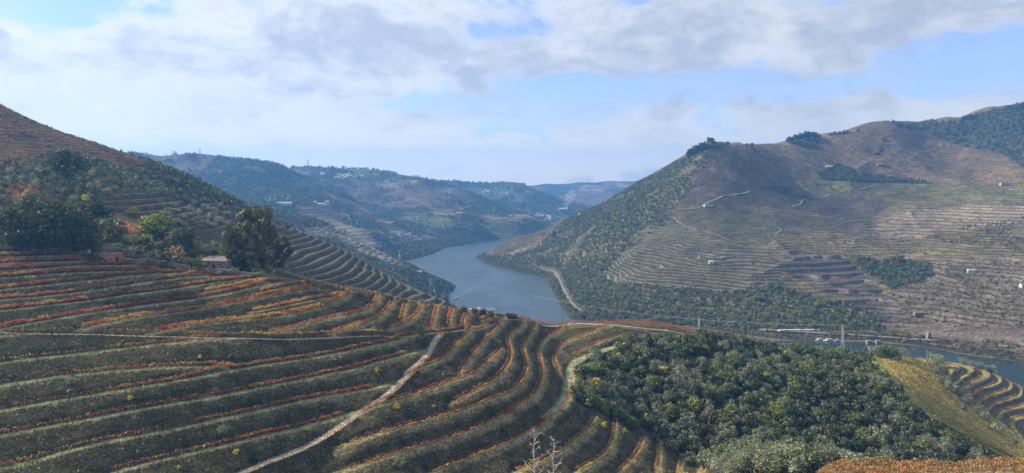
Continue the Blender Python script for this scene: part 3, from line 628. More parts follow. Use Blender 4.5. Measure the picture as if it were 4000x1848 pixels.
# river: one sheet of water
m, t, out = new_mat('river_water')
geo = t.node('ShaderNodeNewGeometry'); pos = geo.outputs['Position']
p = t.node('ShaderNodeBsdfPrincipled'); p.inputs['Base Color'].default_value = (0.022, 0.038, 0.042, 1); p.inputs['IOR'].default_value = 1.33
calm = t.ramp(t.noise(t.vscale(pos, 1, .35, 1), 0.008, 4, .6, .6), 0.45, 0.6)
sx = t.node('ShaderNodeSeparateXYZ'); t.set(sx.inputs[0], pos); lee = t.ramp(sx.outputs[0], 150, 420, 1, 0)     # wind on the open reach, lee under the right bank
t.set(p.inputs['Roughness'], t.math('MULTIPLY_ADD', lee, .26, t.math('MULTIPLY_ADD', calm, .07, .02)))
b = t.node('ShaderNodeBump'); t.set(b.inputs['Strength'], t.math('MULTIPLY_ADD', lee, .95, .05)); b.inputs['Distance'].default_value = .2
t.set(b.inputs['Height'], t.math('ADD', t.noise(pos, .35, 4, .6), t.math('MULTIPLY', t.noise(pos, .06, 3, .6), 2))); t.set(p.inputs['Normal'], b.outputs[0])
t.set(out.inputs[0], p.outputs[0])
mb = MB(); mb.add([(-9000, -500, 0), (9000, -500, 0), (9000, 8250, 0), (-9000, 8250, 0)], [(0, 1, 2, 3)])
tag(mb.build('river', m), kind='structure')

# haze in the valley air
m, t, out = new_mat('haze_air')
pv = t.node('ShaderNodeVolumePrincipled'); pv.inputs['Color'].default_value = (0.14, 0.43, 1.0, 1); pv.inputs['Density'].default_value = 0.000115; pv.inputs['Anisotropy'].default_value = 0.3
t.set(out.inputs['Volume'], pv.outputs[0])
mb = MB(); mb.box(-6500, 6500, -600, 8300, -60, 545)
tag(mb.build('haze', m), 'pale blue haze filling the valley air', kind='stuff')
#--PART3--
# ------------------------------------------------------------------ plants
def quads_at(cen, nrm, size, r):
    """one leaf quad per centre, facing nrm; returns verts, faces"""
    n = len(cen); a = r.normal(size=(n, 3)); u = np.cross(nrm, a); u /= np.linalg.norm(u, axis=1)[:, None]+1e-9
    v = np.cross(nrm, u); v /= np.linalg.norm(v, axis=1)[:, None]+1e-9
    s = np.asarray(size)[:, None]; asp = r.uniform(.55, 1, (n, 1))
    V = np.stack([cen-u*s-v*s*asp, cen+u*s-v*s*asp*.6, cen+u*s*.8+v*s*asp, cen-u*s*.7+v*s*asp*.8], 1).reshape(-1, 3)
    return V, np.arange(4*n).reshape(n, 4)
def crown_mesh(name, mat, seed, clumps=14, leaves=700, leaf=.045, rx=.5, squash=1.0, low=.12, spread=.24, pointed=0.0, ragged=(.35, .8)):
    """unit-high crown standing on z=0, made of leaf clumps"""
    r = np.random.default_rng(seed); cs = []; rs = []
    for i in range(clumps):
        h = low+(1-low-.16)*(i+.5)/clumps; prof = math.sin(math.pi*min(1, (h-low*.5)/(1.02-low*.5))**(.75))**.7
        prof *= 1-pointed*h; ang = i*2.4+r.uniform(-.4, .4); rad = rx*prof*r.uniform(*ragged)
        cs.append((math.cos(ang)*rad, math.sin(ang)*rad, h)); rs.append(spread*r.uniform(.65, 1.15)*(1-pointed*h*.5))
    cs = np.array(cs); rs = np.array(rs); k = r.choice(clumps, leaves, p=rs**2/np.sum(rs**2))
    d = r.normal(size=(leaves, 3)); d[:, 2] += .25; d /= np.linalg.norm(d, axis=1)[:, None]
    cen = cs[k]+d*(rs[k]*r.uniform(.55, 1.08, leaves))[:, None]*np.array((1, 1, squash*.8))
    cen[:, 2] = np.clip(cen[:, 2], .02, 1.05)
    nrm = d+r.normal(size=d.shape)*.45; nrm /= np.linalg.norm(nrm, axis=1)[:, None]
    V, Fc = quads_at(cen, nrm, leaf*r.uniform(.6, 1.3, leaves), r)
    b = (r.uniform(.65, 1.35, clumps)[k]*r.uniform(.75, 1.25, leaves)); tint = np.stack([b*r.uniform(.9, 1.15, leaves), b, b*r.uniform(.8, 1.05, leaves)], 1)
    me = bpy.data.meshes.new(name); return mesh_np(me, V, Fc, mat, np.repeat(tint, 4, 0))
def trunk_mesh(name, mat, seed, h=.6, r0=.035, forks=4):
    r = random.Random(seed); mb = MB(); top = Vector((r.uniform(-.04, .04), r.uniform(-.04, .04), h*.5))
    mb.tube([Vector((0, 0, -.08)), Vector((0, 0, h*.25)), top], [r0*1.4, r0, r0*.75], 6)
    for i in range(forks):
        a = i*2*math.pi/forks+r.uniform(-.5, .5); q = Vector((math.cos(a)*.22, math.sin(a)*.22, h+r.uniform(-.05, .15)))
        mb.tube([top, (top+q)*.5+Vector((0, 0, -.02)), q], [r0*.6, r0*.42, r0*.2], 5)
    me = bpy.data.meshes.new(name); me.from_pydata(mb.v, [], mb.f); me.materials.append(mat); return me
KINDS = {}
def kind(k, mat, n=4, **kw):
    KINDS[k] = [(crown_mesh(k+'_crown', M[mat], 100*len(KINDS)+i, **kw), trunk_mesh(k+'_trunk', M['pale_bark' if k in ('birch', 'dead') else 'bark'], i)) for i in range(n)]
kind('oak', 'oak', 5, leaves=750, clumps=16, rx=.55)
kind('broad', 'oak', 3, leaves=3000, clumps=34, rx=.52, leaf=.022, spread=.17)
kind('olive', 'olive', 5, leaves=700, clumps=15, rx=.6, leaf=.036)
kind('green', 'green', 4, leaves=650, clumps=13, rx=.52)
kind('yellow', 'yellow', 2, leaves=420, clumps=9, rx=.5, leaf=.05)
kind('tan', 'tan', 2, leaves=260, clumps=9, rx=.5, leaf=.04)
kind('grey', 'grey', 2, leaves=420, clumps=12, rx=.52, leaf=.026)
kind('pine', 'pine', 3, leaves=900, clumps=13, rx=.5, leaf=.04, low=.42, squash=.7)
kind('scrub', 'scrub', 4, leaves=300, clumps=8, rx=.65, leaf=.06, low=.05)
kind('conifer', 'lime', 1, leaves=520, clumps=14, rx=.36, leaf=.045, pointed=.7, low=.15)
kind('lime', 'lime', 2, leaves=260, clumps=7, rx=.55, leaf=.05, low=.05)
kind('cypress', 'green', 1, leaves=300, clumps=10, rx=.16, leaf=.035, pointed=.5, spread=.14, low=.05)
TREE_NAME = dict(broad='evergreen_tree', oak='oak_tree', olive='olive_tree', green='leafy_tree', yellow='yellow_shrub', tan='dry_shrub', grey='bare_shrub', pine='pine_tree', scrub='shrub', conifer='young_pine', lime='leafy_shrub', cypress='poplar_tree')
SINGLE = ('yellow', 'tan', 'scrub', 'lime', 'grey')
def plant(k, loc, h, wdt, label, cat, group=None, parts=None, seed=None):
    """a tree (> crown, trunk) or a shrub of one mesh, standing at loc"""
    i = (random.randrange(99) if seed is None else seed) % len(KINDS[k]); cm, tm = KINDS[k][i]
    rz = random.uniform(0, 6.28); parts = (k not in SINGLE) if parts is None else parts
    if not parts:
        o = link(bpy.data.objects.new(TREE_NAME[k], cm)); o.location = loc; o.rotation_euler = (0, 0, rz); o.scale = (wdt, wdt, h)
        return tag(o, label, cat, group)
    e = empty(TREE_NAME[k], loc, rz, label, cat, group)
    c = link(bpy.data.objects.new('crown', cm), e); c.scale = (wdt, wdt, h)
    tr = link(bpy.data.objects.new('trunk', tm), e); tr.scale = (h*.8, h*.8, h)
    return e
# instanced masses that read as one
protoC = {}
def proto(kinds):
    key = '_'.join(kinds)
    if key not in protoC:
        c = bpy.data.collections.new('plants_'+key)
        for k in kinds:
            for q in range(2): o = bpy.data.objects.new(k+'_plant', KINDS_FAR[k][q]); c.objects.link(o)
        protoC[key] = c
    return protoC[key]
KINDS_FAR = {k: [crown_mesh('far_'+k, M[m_], 900+i, clumps=6, leaves=n_, leaf=lf, rx=.55, low=.05, spread=.3) for i in range(2)]
             for k, m_, n_, lf in (('oak', 'oak', 90, .12), ('green', 'green', 90, .12), ('olive', 'olive', 90, .11), ('scrub', 'scrub', 70, .13), ('yellow', 'yellow', 60, .12), ('tan', 'tan', 60, .12), ('pine', 'pine', 90, .11), ('vinewood', 'vinewood', 26, .2))}
def scatter(name, pts, sizes, kinds, label=None):
    me = bpy.data.meshes.new(name); me.from_pydata([tuple(p) for p in pts], [], [])
    a = me.attributes.new('size', 'FLOAT', 'POINT'); a.data.foreach_set('value', np.asarray(sizes, np.float32))
    o = link(bpy.data.objects.new(name, me)); o['kind'] = 'stuff'
    if label: o['label'] = label
    ng = bpy.data.node_groups.new(name, 'GeometryNodeTree')
    ng.interface.new_socket('Geometry', in_out='INPUT', socket_type='NodeSocketGeometry'); ng.interface.new_socket('Geometry', in_out='OUTPUT', socket_type='NodeSocketGeometry')
    gi = ng.nodes.new('NodeGroupInput'); go = ng.nodes.new('NodeGroupOutput'); ip = ng.nodes.new('GeometryNodeInstanceOnPoints'); ci = ng.nodes.new('GeometryNodeCollectionInfo')
    ci.inputs['Collection'].default_value = proto(kinds); ci.inputs['Separate Children'].default_value = True; ci.inputs['Reset Children'].default_value = True
    ip.inputs['Pick Instance'].default_value = True
    na = ng.nodes.new('GeometryNodeInputNamedAttribute'); na.data_type = 'FLOAT'; na.inputs['Name'].default_value = 'size'
    rv = ng.nodes.new('FunctionNodeRandomValue'); rv.data_type = 'FLOAT_VECTOR'; rv.inputs[0].default_value = (0, 0, 0); rv.inputs[1].default_value = (.15, .15, 6.28)
    L = ng.links.new; L(gi.outputs[0], ip.inputs['Points']); L(ci.outputs[0], ip.inputs['Instance']); L(rv.outputs[0], ip.inputs['Rotation']); L(na.outputs[0], ip.inputs['Scale']); L(ip.outputs[0], go.inputs[0])
    md = o.modifiers.new('scatter', 'NODES'); md.node_group = ng; return o
def grid_pts(s, mask, step, jit=.48, keep=1.0, ymin=0, ymax=1e9, seed=1):
    """jittered world grid points on a sheet where mask (sheet array) holds"""
    r = np.random.default_rng(seed); X0, X1 = s.XX[mask].min(), s.XX[mask].max(); Y0, Y1 = max(ymin, s.YY[mask].min()), min(ymax, s.YY[mask].max())
    gx_, gy_ = np.meshgrid(np.arange(X0, X1, step), np.arange(Y0, Y1, step)); x = gx_.ravel(); y = gy_.ravel()
    x = x+r.uniform(-jit, jit, len(x))*step; y = y+r.uniform(-jit, jit, len(y))*step; kp = r.random(len(x)) < keep; x = x[kp]; y = y[kp]
    i = np.clip(np.searchsorted(s.Y, y)-1, 0, len(s.Y)-1); u = x/np.maximum(y, 1); j = np.clip(np.searchsorted(s.u, u)-1, 0, len(s.u)-1)
    ok = mask[i, j] & (u > s.u[0]) & (u < s.u[-1]); x = x[ok]; y = y[ok]; return np.c_[x, y, s.z(x, y)]
def topx(P): return np.c_[2000+P[:, 0]/P[:, 1]*F, HOR+(EYE-P[:, 2])/P[:, 1]*F]
def near_line(q, poly, d):
    """pixels q within d of a polyline"""
    best = np.full(len(q), 1e9)
    for (x0, y0), (x1, y1) in zip(poly[:-1], poly[1:]):
        v = np.array((x1-x0, y1-y0)); t_ = np.clip(((q-[x0, y0])@v)/(v@v), 0, 1); best = np.minimum(best, np.linalg.norm(q-([x0, y0]+t_[:, None]*v), axis=1))
    return best < d

# the wooded ravine
gladeP = [(2560,1445),(2680,1415),(2800,1392),(2900,1375),(2955,1350),(2930,1325)]
pr = grid_pts(A, wood & (A.YY < 620), 6.3, .48, .93, 250, 620, 5)
qx = topx(pr); pr = pr[~near_line(qx, gladeP, 9)]; qx = topx(pr)
edgeP = [(2262,1460),(2262,1540),(2300,1592),(2400,1645),(2560,1705),(2700,1795),(2860,1865),(3100,1850)]
sc_h = 5.6+4.2*rng.random(len(pr))**1.5; dens_n = fbm(pr[:, 0], pr[:, 1], 40, 3, 3)
ksel = []
for i in range(len(pr)):
    q = qx[i]; rr = random.random()
    e = min(np.hypot(q[0]-a, q[1]-b) for a, b in edgeP); olive_band = near_line(q[None], edgeP, 75)[0] or near_line(q[None], [(2280,1440),(2380,1560),(2600,1640),(2800,1740),(2950,1800)], 60)[0]
    if olive_band: k = 'olive' if rr < .66 else ('green' if rr < .85 else 'oak')
    elif rr < .50+dens_n[i]*.25: k = 'oak'
    elif rr < .66: k = 'olive'
    elif rr < .80: k = 'green'
    elif rr < .91: k = 'scrub'
    elif rr < .97: k = 'grey'
    else: k = 'tan'
    if k == 'scrub': sc_h[i] *= .62
    ksel.append(k)
ksel = np.array(ksel)
big = sc_h/pr[:, 1]+np.where(pr[:, 1] < 640, 0, -9); order = np.argsort(-big*(ksel != 'scrub'))
indiv = set(order[:290].tolist())
lab = dict(oak=('dark round evergreen oak in the wooded ravine below the vineyard', 'tree', 'dark oaks in the ravine'), olive=('silvery grey-green olive tree in the wooded ravine beside the vineyard', 'tree', 'olive trees in the ravine'),
           green=('mid green leafy tree in the wooded ravine below the vineyard', 'tree', 'leafy trees in the ravine'), scrub=('low scrubby bush under the trees of the wooded ravine', 'shrub', 'bushes in the ravine'),
           tan=('brown shrub', 'shrub', ''), grey=('pale grey leafless shrub among dark trees of the wooded ravine', 'shrub', 'leafless shrubs in the ravine'))
WORD = dict(oak='dark round oak', olive='silvery olive tree', green='mid green leafy tree', scrub='low scrubby bush', grey='pale leafless shrub', tan='brown half-bare shrub')
for i in indiv:
    k = ksel[i]; h = sc_h[i]; q = qx[i]
    where = ('upper' if q[1] < 1440 else 'middle' if q[1] < 1600 else 'lower')+' '+('left' if q[0] < 2600 else 'central' if q[0] < 3050 else 'right')
    size_ = 'tall' if h > 8 else ('mid-sized' if h > 6.6 else 'small')
    plant(k, (pr[i, 0], pr[i, 1], pr[i, 2]-.25), h, h*random.uniform(.95, 1.3), f'{size_} {WORD[k]} in the {where} part of the ravine wood', lab[k][1], f'{size_} {WORD[k]}s, {where} part of the ravine wood')
rest = np.array([i for i in range(len(pr)) if i not in indiv])
for k, nm in (('oak', 'woodland'), ('olive', 'woodland'), ('green', 'woodland'), ('scrub', 'undergrowth')):
    s_ = rest[(ksel[rest] == k) | (np.isin(ksel[rest], ['grey', 'tan']) & (k == 'scrub'))]
    if len(s_): 
        c = bpy.data.collections.new('ravine_'+k); [c.objects.link(bpy.data.objects.new(k+'_plant', KINDS[k][q][0])) for q in range(2)]; protoC['rav_'+k] = c
        KF = KINDS_FAR.get(k); o = scatter(nm, pr[s_]-[0, 0, .2], sc_h[s_]*1.08, [k]); o.modifiers[0].node_group.nodes['Collection Info'].inputs['Collection'].default_value = c
fill = grid_pts(A, wood & (A.YY < 620), 3.4, .48, .7, 250, 620, 6); fill = fill[~near_line(topx(fill), gladeP, 7)]
scatter('undergrowth', fill-[0, 0, .3], rng.uniform(1.6, 3.2, len(fill)), ['scrub', 'oak'])
HI = lambda px, py, ymin=200: A.ray(px, py, None, ymin)
for px, py, h, k, l, g in [
 (2318,1520,5.5,'yellow','large yellow shrub between the olives and the wide grassy track',None),(2270,1520,4,'yellow','yellow-green bush hugging the bend of the wide grassy track',None),(2350,1590,4,'yellow','low yellow bush at the lower foot of the olives by the track',None),
 (2400,1600,4.5,'yellow','yellow shrub at the wood edge above the short golden rows',None),(2425,1620,4,'yellow','small yellow shrub just left of the big green tree at the wood edge',None),(2418,1405,4.2,'yellow','yellow-green shrub standing alone under the dark oak group',None),
 (2580,1465,5,'yellow','small ochre tree in the middle of the dark wood',None)]:
    p_ = HI(px, py+12); plant(k, p_-[0, 0, .2], h*1.7, h*2.0, l, 'shrub', g)
for px, py, h, w_, k, l in [
 (2345,1440,8,9,'green','bright green tree just right of the pale olives at the track bend'),(2470,1660,7.5,8,'green','rounded green tree at the vineyard edge with yellow shrubs left'),
 (2565,1710,10,6,'grey2','tall buff-green tree standing up at the end of a terrace row'),(2770,1640,10,7,'birchy','pale-trunked sparse tree in the dark ravine'),
 (2480,1330,9,10,'oak','large round oak at the top left corner of the ravine wood'),(2540,1400,11,12,'oak','largest dark oak beside the debris heap'),(2640,1400,9,10,'oak','dark oak beside the ravine path'),
 (3180,1385,8,11,'oak','dark oak on the crest directly left of the lattice pylon'),(3240,1395,9,12,'oak','dark wide oak on the crest under the lattice pylon')]:
    p_ = HI(px, py+18)
    if k == 'grey2': e = plant('scrub', p_-[0, 0, .2], h, w_, l, 'tree', None, True, 1); e.name = 'buff_tree'
    elif k == 'birchy':
        e = plant('grey', p_-[0, 0, .2], h, w_, l, 'tree', None, True, 1); e.name = 'bare_tree'; e.children[1].data = trunk_mesh('pale_trunk', M['pale_bark'], 9, .75, .035, 5); e.children[0].location.z = 2.2
    else: plant(k, p_-[0, 0, .2], h, w_, l, 'tree')

# olives at the bottom, near
for i, (px, py, h) in enumerate([(2690,1815,8),(2760,1822,9),(2830,1850,9.5),(2905,1842,9),(2960,1835,8.5),(3010,1850,9),(3060,1835,8),(2870,1800,7),(2720,1760,7),(2620,1755,7.5),(2660,1720,6.5),(3110,1850,7),(2795,1790,7.5)]):
    p_ = HI(px, min(py, 1846)); Y = p_[1]
    plant('olive', p_-[0, 0, .8], h, h*1.15, 'large silvery olive tree in the row closing the bottom of the ravine', 'tree', 'large olives at the bottom of the ravine', None, i)

# left hillside: scrub, bushes, trees
shrubP = [[(-200,560),(0,600),(330,620),(480,640),(640,690),(760,730),(960,830),(960,860),(900,850),(700,775),(480,750),(330,790),(200,830),(0,800),(-200,800)],
          [(300,940),(420,880),(560,930),(640,900),(760,960),(900,960),(1000,1060),(760,1040),(560,1015),(400,985),(300,985)], [(-200,840),(380,820),(420,960),(300,985),(0,965),(-200,960)]]
lp = np.zeros(A.Z.shape, bool)
for q in shrubP: lp |= inpoly(px_, py_, q)
ls = grid_pts(A, lp & LH & (A.YY < 960), 5.9, .48, .68, 395, 960, 8); h_ = rng.uniform(2.4, 5.2, len(ls)); q2 = topx(ls)
kk_ = rng.choice(['scrub', 'oak', 'green', 'olive', 'yellow', 'tan'], len(ls), p=[.33, .15, .16, .26, .05, .05]); o_ = np.argsort(-(h_/ls[:, 1])); ind = set(o_[:230].tolist())
labL = dict(scrub=('rough olive-green bush on the steep left hillside above the stone wall', 'shrub'), oak=('small dark oak on the steep left hillside above the stone wall', 'tree'), green=('small fresh green tree on the steep left hillside above the wall', 'tree'),
            olive=('grey-green bush on the steep left hillside above the stone wall', 'shrub'), yellow=('yellow autumn bush on the steep left hillside above the wall', 'shrub'), tan=('dry brown bush on the steep left hillside above the wall', 'shrub'))
for i in ind:
    k = kk_[i]; q = q2[i]; where = ('beside the brick shed and stone wall' if q[1] > 900 else 'in the middle of the left hillside' if q[1] > 740 else 'high on the left hillside')+(', near the left frame edge' if q[0] < 330 else ', halfway to the tall gum' if q[0] < 660 else ', close to the tall gum')
    wd = dict(scrub='rough olive-green bush', oak='small dark oak', green='small fresh green tree', olive='grey-green bush', yellow='yellow autumn bush', tan='dry brown bush')[k]
    plant(k, ls[i]-[0, 0, .2], h_[i], h_[i]*random.uniform(1, 1.35), wd+' '+where, labL[k][1], wd+'s '+where)
rest = np.array([i for i in range(len(ls)) if i not in ind]); scatter('scrubland', ls[rest]-[0, 0, .2], h_[rest], ['scrub', 'oak', 'olive', 'green'])
e2 = grid_pts(A, (A.YY > 700) & (px_ > 560) & (px_ < 1010) & (py_ > 610) & (py_ < 800) & (A.YY < 930), 6, .48, .8, 700, 930, 9)
scatter('scrubland', e2-[0, 0, .2], rng.uniform(3, 6, len(e2)), ['oak', 'scrub', 'green'])
e3 = grid_pts(A, (B2 & (px_ < 1130) & (py_ < 930)) | (LH & (A.YY > 640) & bvine & (fbm(A.XX, A.YY, 45, 3, 21) > .42)), 7, .48, .7, 600, 930, 10)
scatter('scrubland', e3-[0, 0, .2], rng.uniform(1.5, 4, len(e3)), ['oak', 'scrub', 'scrub'])
# hedge-like lines of bushes on the hill shoulder
def tall(px, py, top, wpx, k, label, cat='tree', name=None, seed=None, parts=None, ymin=380):
    p_ = HI(px, py, ymin); s_ = p_[1]/F; e = plant(k, p_-[0, 0, .3], (py-top)*s_*1.04, wpx*s_*1.22, label, cat, None, parts, seed)
    if name: e.name = name
    return e
for i, (px, py, top, wpx, l) in enumerate([(30,965,800,150,'dark broad tree at the left frame edge above the vineyard wall'),(110,975,765,170,'tall dark tree second from the left behind the wall'),(190,982,762,170,'darkest dense tree above the left end of the vineyard'),
    (265,984,775,150,'dark dense tree fourth from the left behind the wall'),(320,985,830,120,'smaller dark tree just up left of the orange brick shed'),(70,900,790,120,'dark tree behind the left end tree group')]):
    tall(px, py, top, wpx, 'broad', l, 'tree', 'evergreen_tree')
tall(268, 745, 575, 115, 'pine', 'tall dark pine with bare trunk rising over the scrubby hillside', seed=0)
tall(365, 895, 782, 125, 'pine', 'dark umbrella pine right of the big tree group above the shed', seed=1)
tall(440, 950, 850, 80, 'oak', 'dark tree below the umbrella pine above the shed')
tall(615, 935, 830, 135, 'green', 'rounded tree turning yellow in the hollow below the olive grove').name = 'turning_tree'
tall(575, 925, 838, 60, 'yellow', 'yellow half-turned tree at the left of the rounded turning tree', 'tree', 'turning_tree')
tall(712, 985, 882, 105, 'broad', 'round deep green tree between the hollow and the stone house')
tall(515, 835, 803, 42, 'yellow', 'small bright yellow tree alone on the reddish slope', 'tree', 'turning_tree')
tall(565, 985, 912, 80, 'green', 'green bushy tree in the hollow above the brick shed')
tall(692, 1035, 950, 70, 'tan', 'sparse golden sapling with a thin trunk beside the stone wall', 'tree', 'golden_sapling', None, True)
tall(525, 1010, 950, 80, 'grey', 'grey twiggy bush just right of the brick shed', 'shrub'); tall(595, 1022, 965, 80, 'grey', 'grey twiggy bush behind the stone wall', 'shrub')
tall(440, 985, 945, 70, 'olive', 'pale grey-green bush behind the roof of the brick shed', 'shrub', parts=False); tall(640, 1030, 975, 60, 'scrub', 'straw-coloured bush left of the golden sapling', 'shrub')
tall(738, 1040, 1005, 40, 'green', 'dense green bush against the left wall of the stone house', 'shrub', parts=False); tall(787, 1052, 1022, 36, 'green', 'dense green bush in front of the stone house', 'shrub', parts=False)
tall(905, 1045, 1000, 60, 'oak', 'dark bush between the stone house and the tall gum tree', 'shrub', parts=False)
for px, py, w_, l in [(812,1066,34,'left of three small silvery olives along the wall'),(918,1068,34,'middle of three small silvery olives along the wall'),(1014,1083,34,'right of three small silvery olives along the wall'),(590,1030,32,'small grey olive standing before the stone wall by the shed')]:
    tall(px, py, py-28, w_, 'olive', l, 'tree', None, None, True, 300)
for px, py, w_, l in [(1516,1178,32,'left of three round olives on the vineyard ridge'),(1578,1190,28,'middle of three round olives on the vineyard ridge'),(1645,1192,28,'right of three round olives on the vineyard ridge'),
    (1808,1222,30,'round olive left of the low riverside roofs'),(1853,1226,24,'small round olive between the low riverside roofs'),(1886,1232,26,'round olive beside the ridge utility pole'),(1918,1238,22,'low olive in front of the blue roof')]:
    tall(px, py, py-27, w_, 'olive' if px == 1645 else 'oak', l, 'tree', 'olive_tree', None, True, 300)
for i, (px, py) in enumerate([(632,800),(680,800),(655,818),(690,822),(710,845),(740,818),(735,838),(770,832),(745,862),(762,872),(810,818),(838,818),(806,850),(838,838),(800,868),(830,880),(800,805),(855,855),(885,832),(880,870),(720,878),(690,860),(850,805),(775,850)]):
    tall(px, py+9, py-12, 30, 'olive', 'small silvery olive tree in the terraced grove left of the tall gum', 'tree', None, None, True)

for o in list(C.objects):
    if o.get('label') == 'small silvery olive tree in the terraced grove left of the tall gum': o['group'] = 'olive grove on the hillside terraces'
# the tall gums by the stone house
def gum(px, py, top, wpx, seed, label, low):
    p_ = HI(px, py, 380); s_ = p_[1]/F; h = (py-top)*s_; w_ = wpx*s_
    e = empty('gum_tree', p_-[0, 0, .4], 0, label, 'tree')
    me = crown_mesh('gum_crown', M['euca'], seed, clumps=62, leaves=8500, leaf=.016, rx=.5, low=low, spread=.105, ragged=(.15, 1.02))
    c = link(bpy.data.objects.new('crown', me), e); c.scale = (w_, w_, h)
    tm = MB(); r = random.Random(seed)
    tm.tube([Vector((0, 0, -.6)), Vector((.3, 0, h*.3)), Vector((-.3, .2, h*.62)), Vector((.2, 0, h*.88))], [.7, .5, .32, .1], 8)
    for j in range(11):
        z0 = h*(.16+.06*j); a = j*2.3; L_ = w_*.36*r.uniform(.7, 1.1); q = Vector((math.cos(a)*L_, math.sin(a)*L_, z0+h*.14)); tm.tube([Vector((0, 0, z0)), q*.5+Vector((0, 0, z0*.5)), q], [.22, .14, .05], 5)
    tm.build('trunk', M['pale_bark'], e)
gum(985, 1062, 772, 215, 41, 'tallest tree, a dark gum rising beside the stone house', .10)
gum(1072, 1062, 900, 140, 42, 'shorter dark gum leaning right of the tallest gum tree', .16)
gum(918, 1050, 890, 110, 43, 'low dark gum on the left side of the tallest gum tree', .12)

# single plants among the terraces
for px, py, h, k, l in [(279,1500,20,'olive','big blue-grey bush on the bank at the lower left'),(873,1690,22,'olive','blue-grey bush on the second lowest bank'),(839,1528,12,'olive','small grey spiky bush on the bank left of centre'),(1265,1604,11,'oak','small dark bush on the bank left of the sandy ramp'),
 (904,1402,15,'oak','dark green bush on the tall bank under the level path'),(1562,1822,26,'olive','large grey bush on the bank at the bottom centre'),(1874,1482,14,'olive','grey shrub where two curving terraces meet'),(1961,1684,8,'oak','tiny dark bush on the bottom centre bank'),(190,1500,9,'lime','small vivid green bush at the left edge bank'),
 (1950,1340,9,'lime','small lime bush on a bank of the curving rows'),(1800,1412,8,'olive','pale small shrub on the bank right of the yellow one')]:
    p_ = HI(px, py); s_ = p_[1]/F; plant(k, p_-[0, 0, .2], h*s_*1.5, h*s_*2.0, l, 'shrub', None, False)
for px, py, h, k, l in [(922,1772,15,'yellow','round yellow bush on the lowest left bank'),(1475,1452,13,'yellow','yellow bush on the bank above the dark end of a row'),(1551,1596,16,'yellow','yellow-green bush just below the sandy ramp'),(1694,1590,8,'yellow','small upright yellow bush right of the ramp'),
 (1757,1416,11,'yellow','yellow bush on the bank between two red rows'),(1987,1497,11,'yellow','lemon bush beside the curving double rows'),(2002,1553,9,'yellow','lemon bush under the lowest curving double row'),(1502,1708,13,'yellow','yellow vine bush in the brown row at centre'),(508,1560,12,'yellow','gold bush on the left bank under a green strip'),
 (523,1637,10,'tan','tan bush on the lower left bank'),(361,1590,13,'tan','dry straw bush on the left bank'),(779,1399,10,'yellow','gold bush below the level path'),(2273,1612,8,'yellow','small yellow bush on the bank below the wide track'),(2356,1668,15,'yellow','spreading yellow-green vine on the short upper rows'),
 (2440,1690,13,'yellow','orange and green creeper at the row ends near the wood'),(2131,1420,8,'lime','small bright bush between the two middle curving rows'),(2032,1335,10,'lime','green bush inside the curving terrace near the ridge'),(1460,1294,15,'lime','bright green willow-like bush beside the level path'),
 (465,1350,8,'yellow','little yellow bush on the bank under the level path'),(180,1584,8,'yellow','yellow-green tuft on the left edge green strip'),(110,1715,9,'tan','orange-brown bush at the lower left strip'),(985,1300,9,'lime','yellow-green bush above the level path'),(700,1830,11,'yellow','yellow bush at the bottom frame edge'),(1860,1272,9,'lime','yellow-green bush by the ridge path bend'),
 (2185,1258,10,'lime','yellow-green bush on the ridge beside the utility pole'),(2398,1278,8,'lime','small green bush by the ridge track'),(1330,1400,8,'yellow','orange bush in the middle of the bank'),(1478,1465,7,'tan','pinkish dry bush under the yellow one')]:
    p_ = HI(px, py); s_ = p_[1]/F; plant(k, p_-[0, 0, .2], h*s_*1.5, h*s_*1.9, l, 'shrub', None, False)
p_ = HI(1647, 1326); s_ = p_[1]/F; plant('conifer', p_-[0, 0, .2], 72*s_, 42*s_*1.2, 'young bright green pine standing on the path above the ramp', 'tree')
p_ = HI(2910, 1330); s_ = 640/F; plant('cypress', (ph(2910, 640, 106)), 14, 13, 'tall narrow dark green poplar beyond the ravine crest', 'tree')
# ridge and spur trees beyond the wood
for px, py, h, w_, k in [(1985,1243,14,26,'oak'),(2005,1243,14,24,'oak'),(2040,1246,12,20,'tan'),(2060,1246,12,20,'tan'),(2455,1270,8,14,'tan')]:
    p_ = HI(px, py, 440); s_ = p_[1]/F; plant(k, p_-[0, 0, .2], (h+8)*s_, w_*s_*1.2, 'dark little tree standing against the river on the vineyard ridge' if k == 'oak' else 'brown leafed vine bush on the ridge track', 'shrub', 'little trees on the ridge' if k == 'oak' else 'brown bushes on the ridge track', False)
for i, (px, py, h) in enumerate([(3420,1392,30),(3445,1396,30),(3478,1400,34),(3500,1402,26),(3520,1395,26),(3548,1385,14),(3640,1400,22),(3658,1440,30),(3665,1420,26),(3665,1462,26),(3690,1500,22),(3700,1510,24),(3715,1530,26),(3735,1540,22),(3765,1560,24),(3780,1580,26),(3830,1620,24),(3850,1640,22),(3672,1398,16),(3760,1408,20),(3790,1415,18),(3830,1430,18),(3860,1440,18),(3870,1440,22),(3890,1462,10),(3930,1480,10),(3900,1690,26),(3760,1600,20),(3960,1740,26),(3600,1402,8)]):
    k = 'green' if px in (3445, 3478) else 'olive'; p_ = HI(px, py, 500); s_ = p_[1]/F
    plant(k, p_-[0, 0, .2], h*s_*1.6, h*s_*1.9, 'yellow-green leafy tree on the crest of the walled spur' if k == 'green' else 'silvery olive tree on the walled terraces of the right spur', 'tree', 'yellow-green trees on the spur crest' if k == 'green' else 'olives on the right spur')
bk = grid_pts(A, (A.YY > 585) & (A.YY < 720) & (px_ > 2780) & (px_ < 3440), 6, .48, .75, 585, 720, 12)
scatter('woodland', bk-[0, 0, .2], rng.uniform(2.5, 5, len(bk)), ['oak', 'scrub', 'green'])

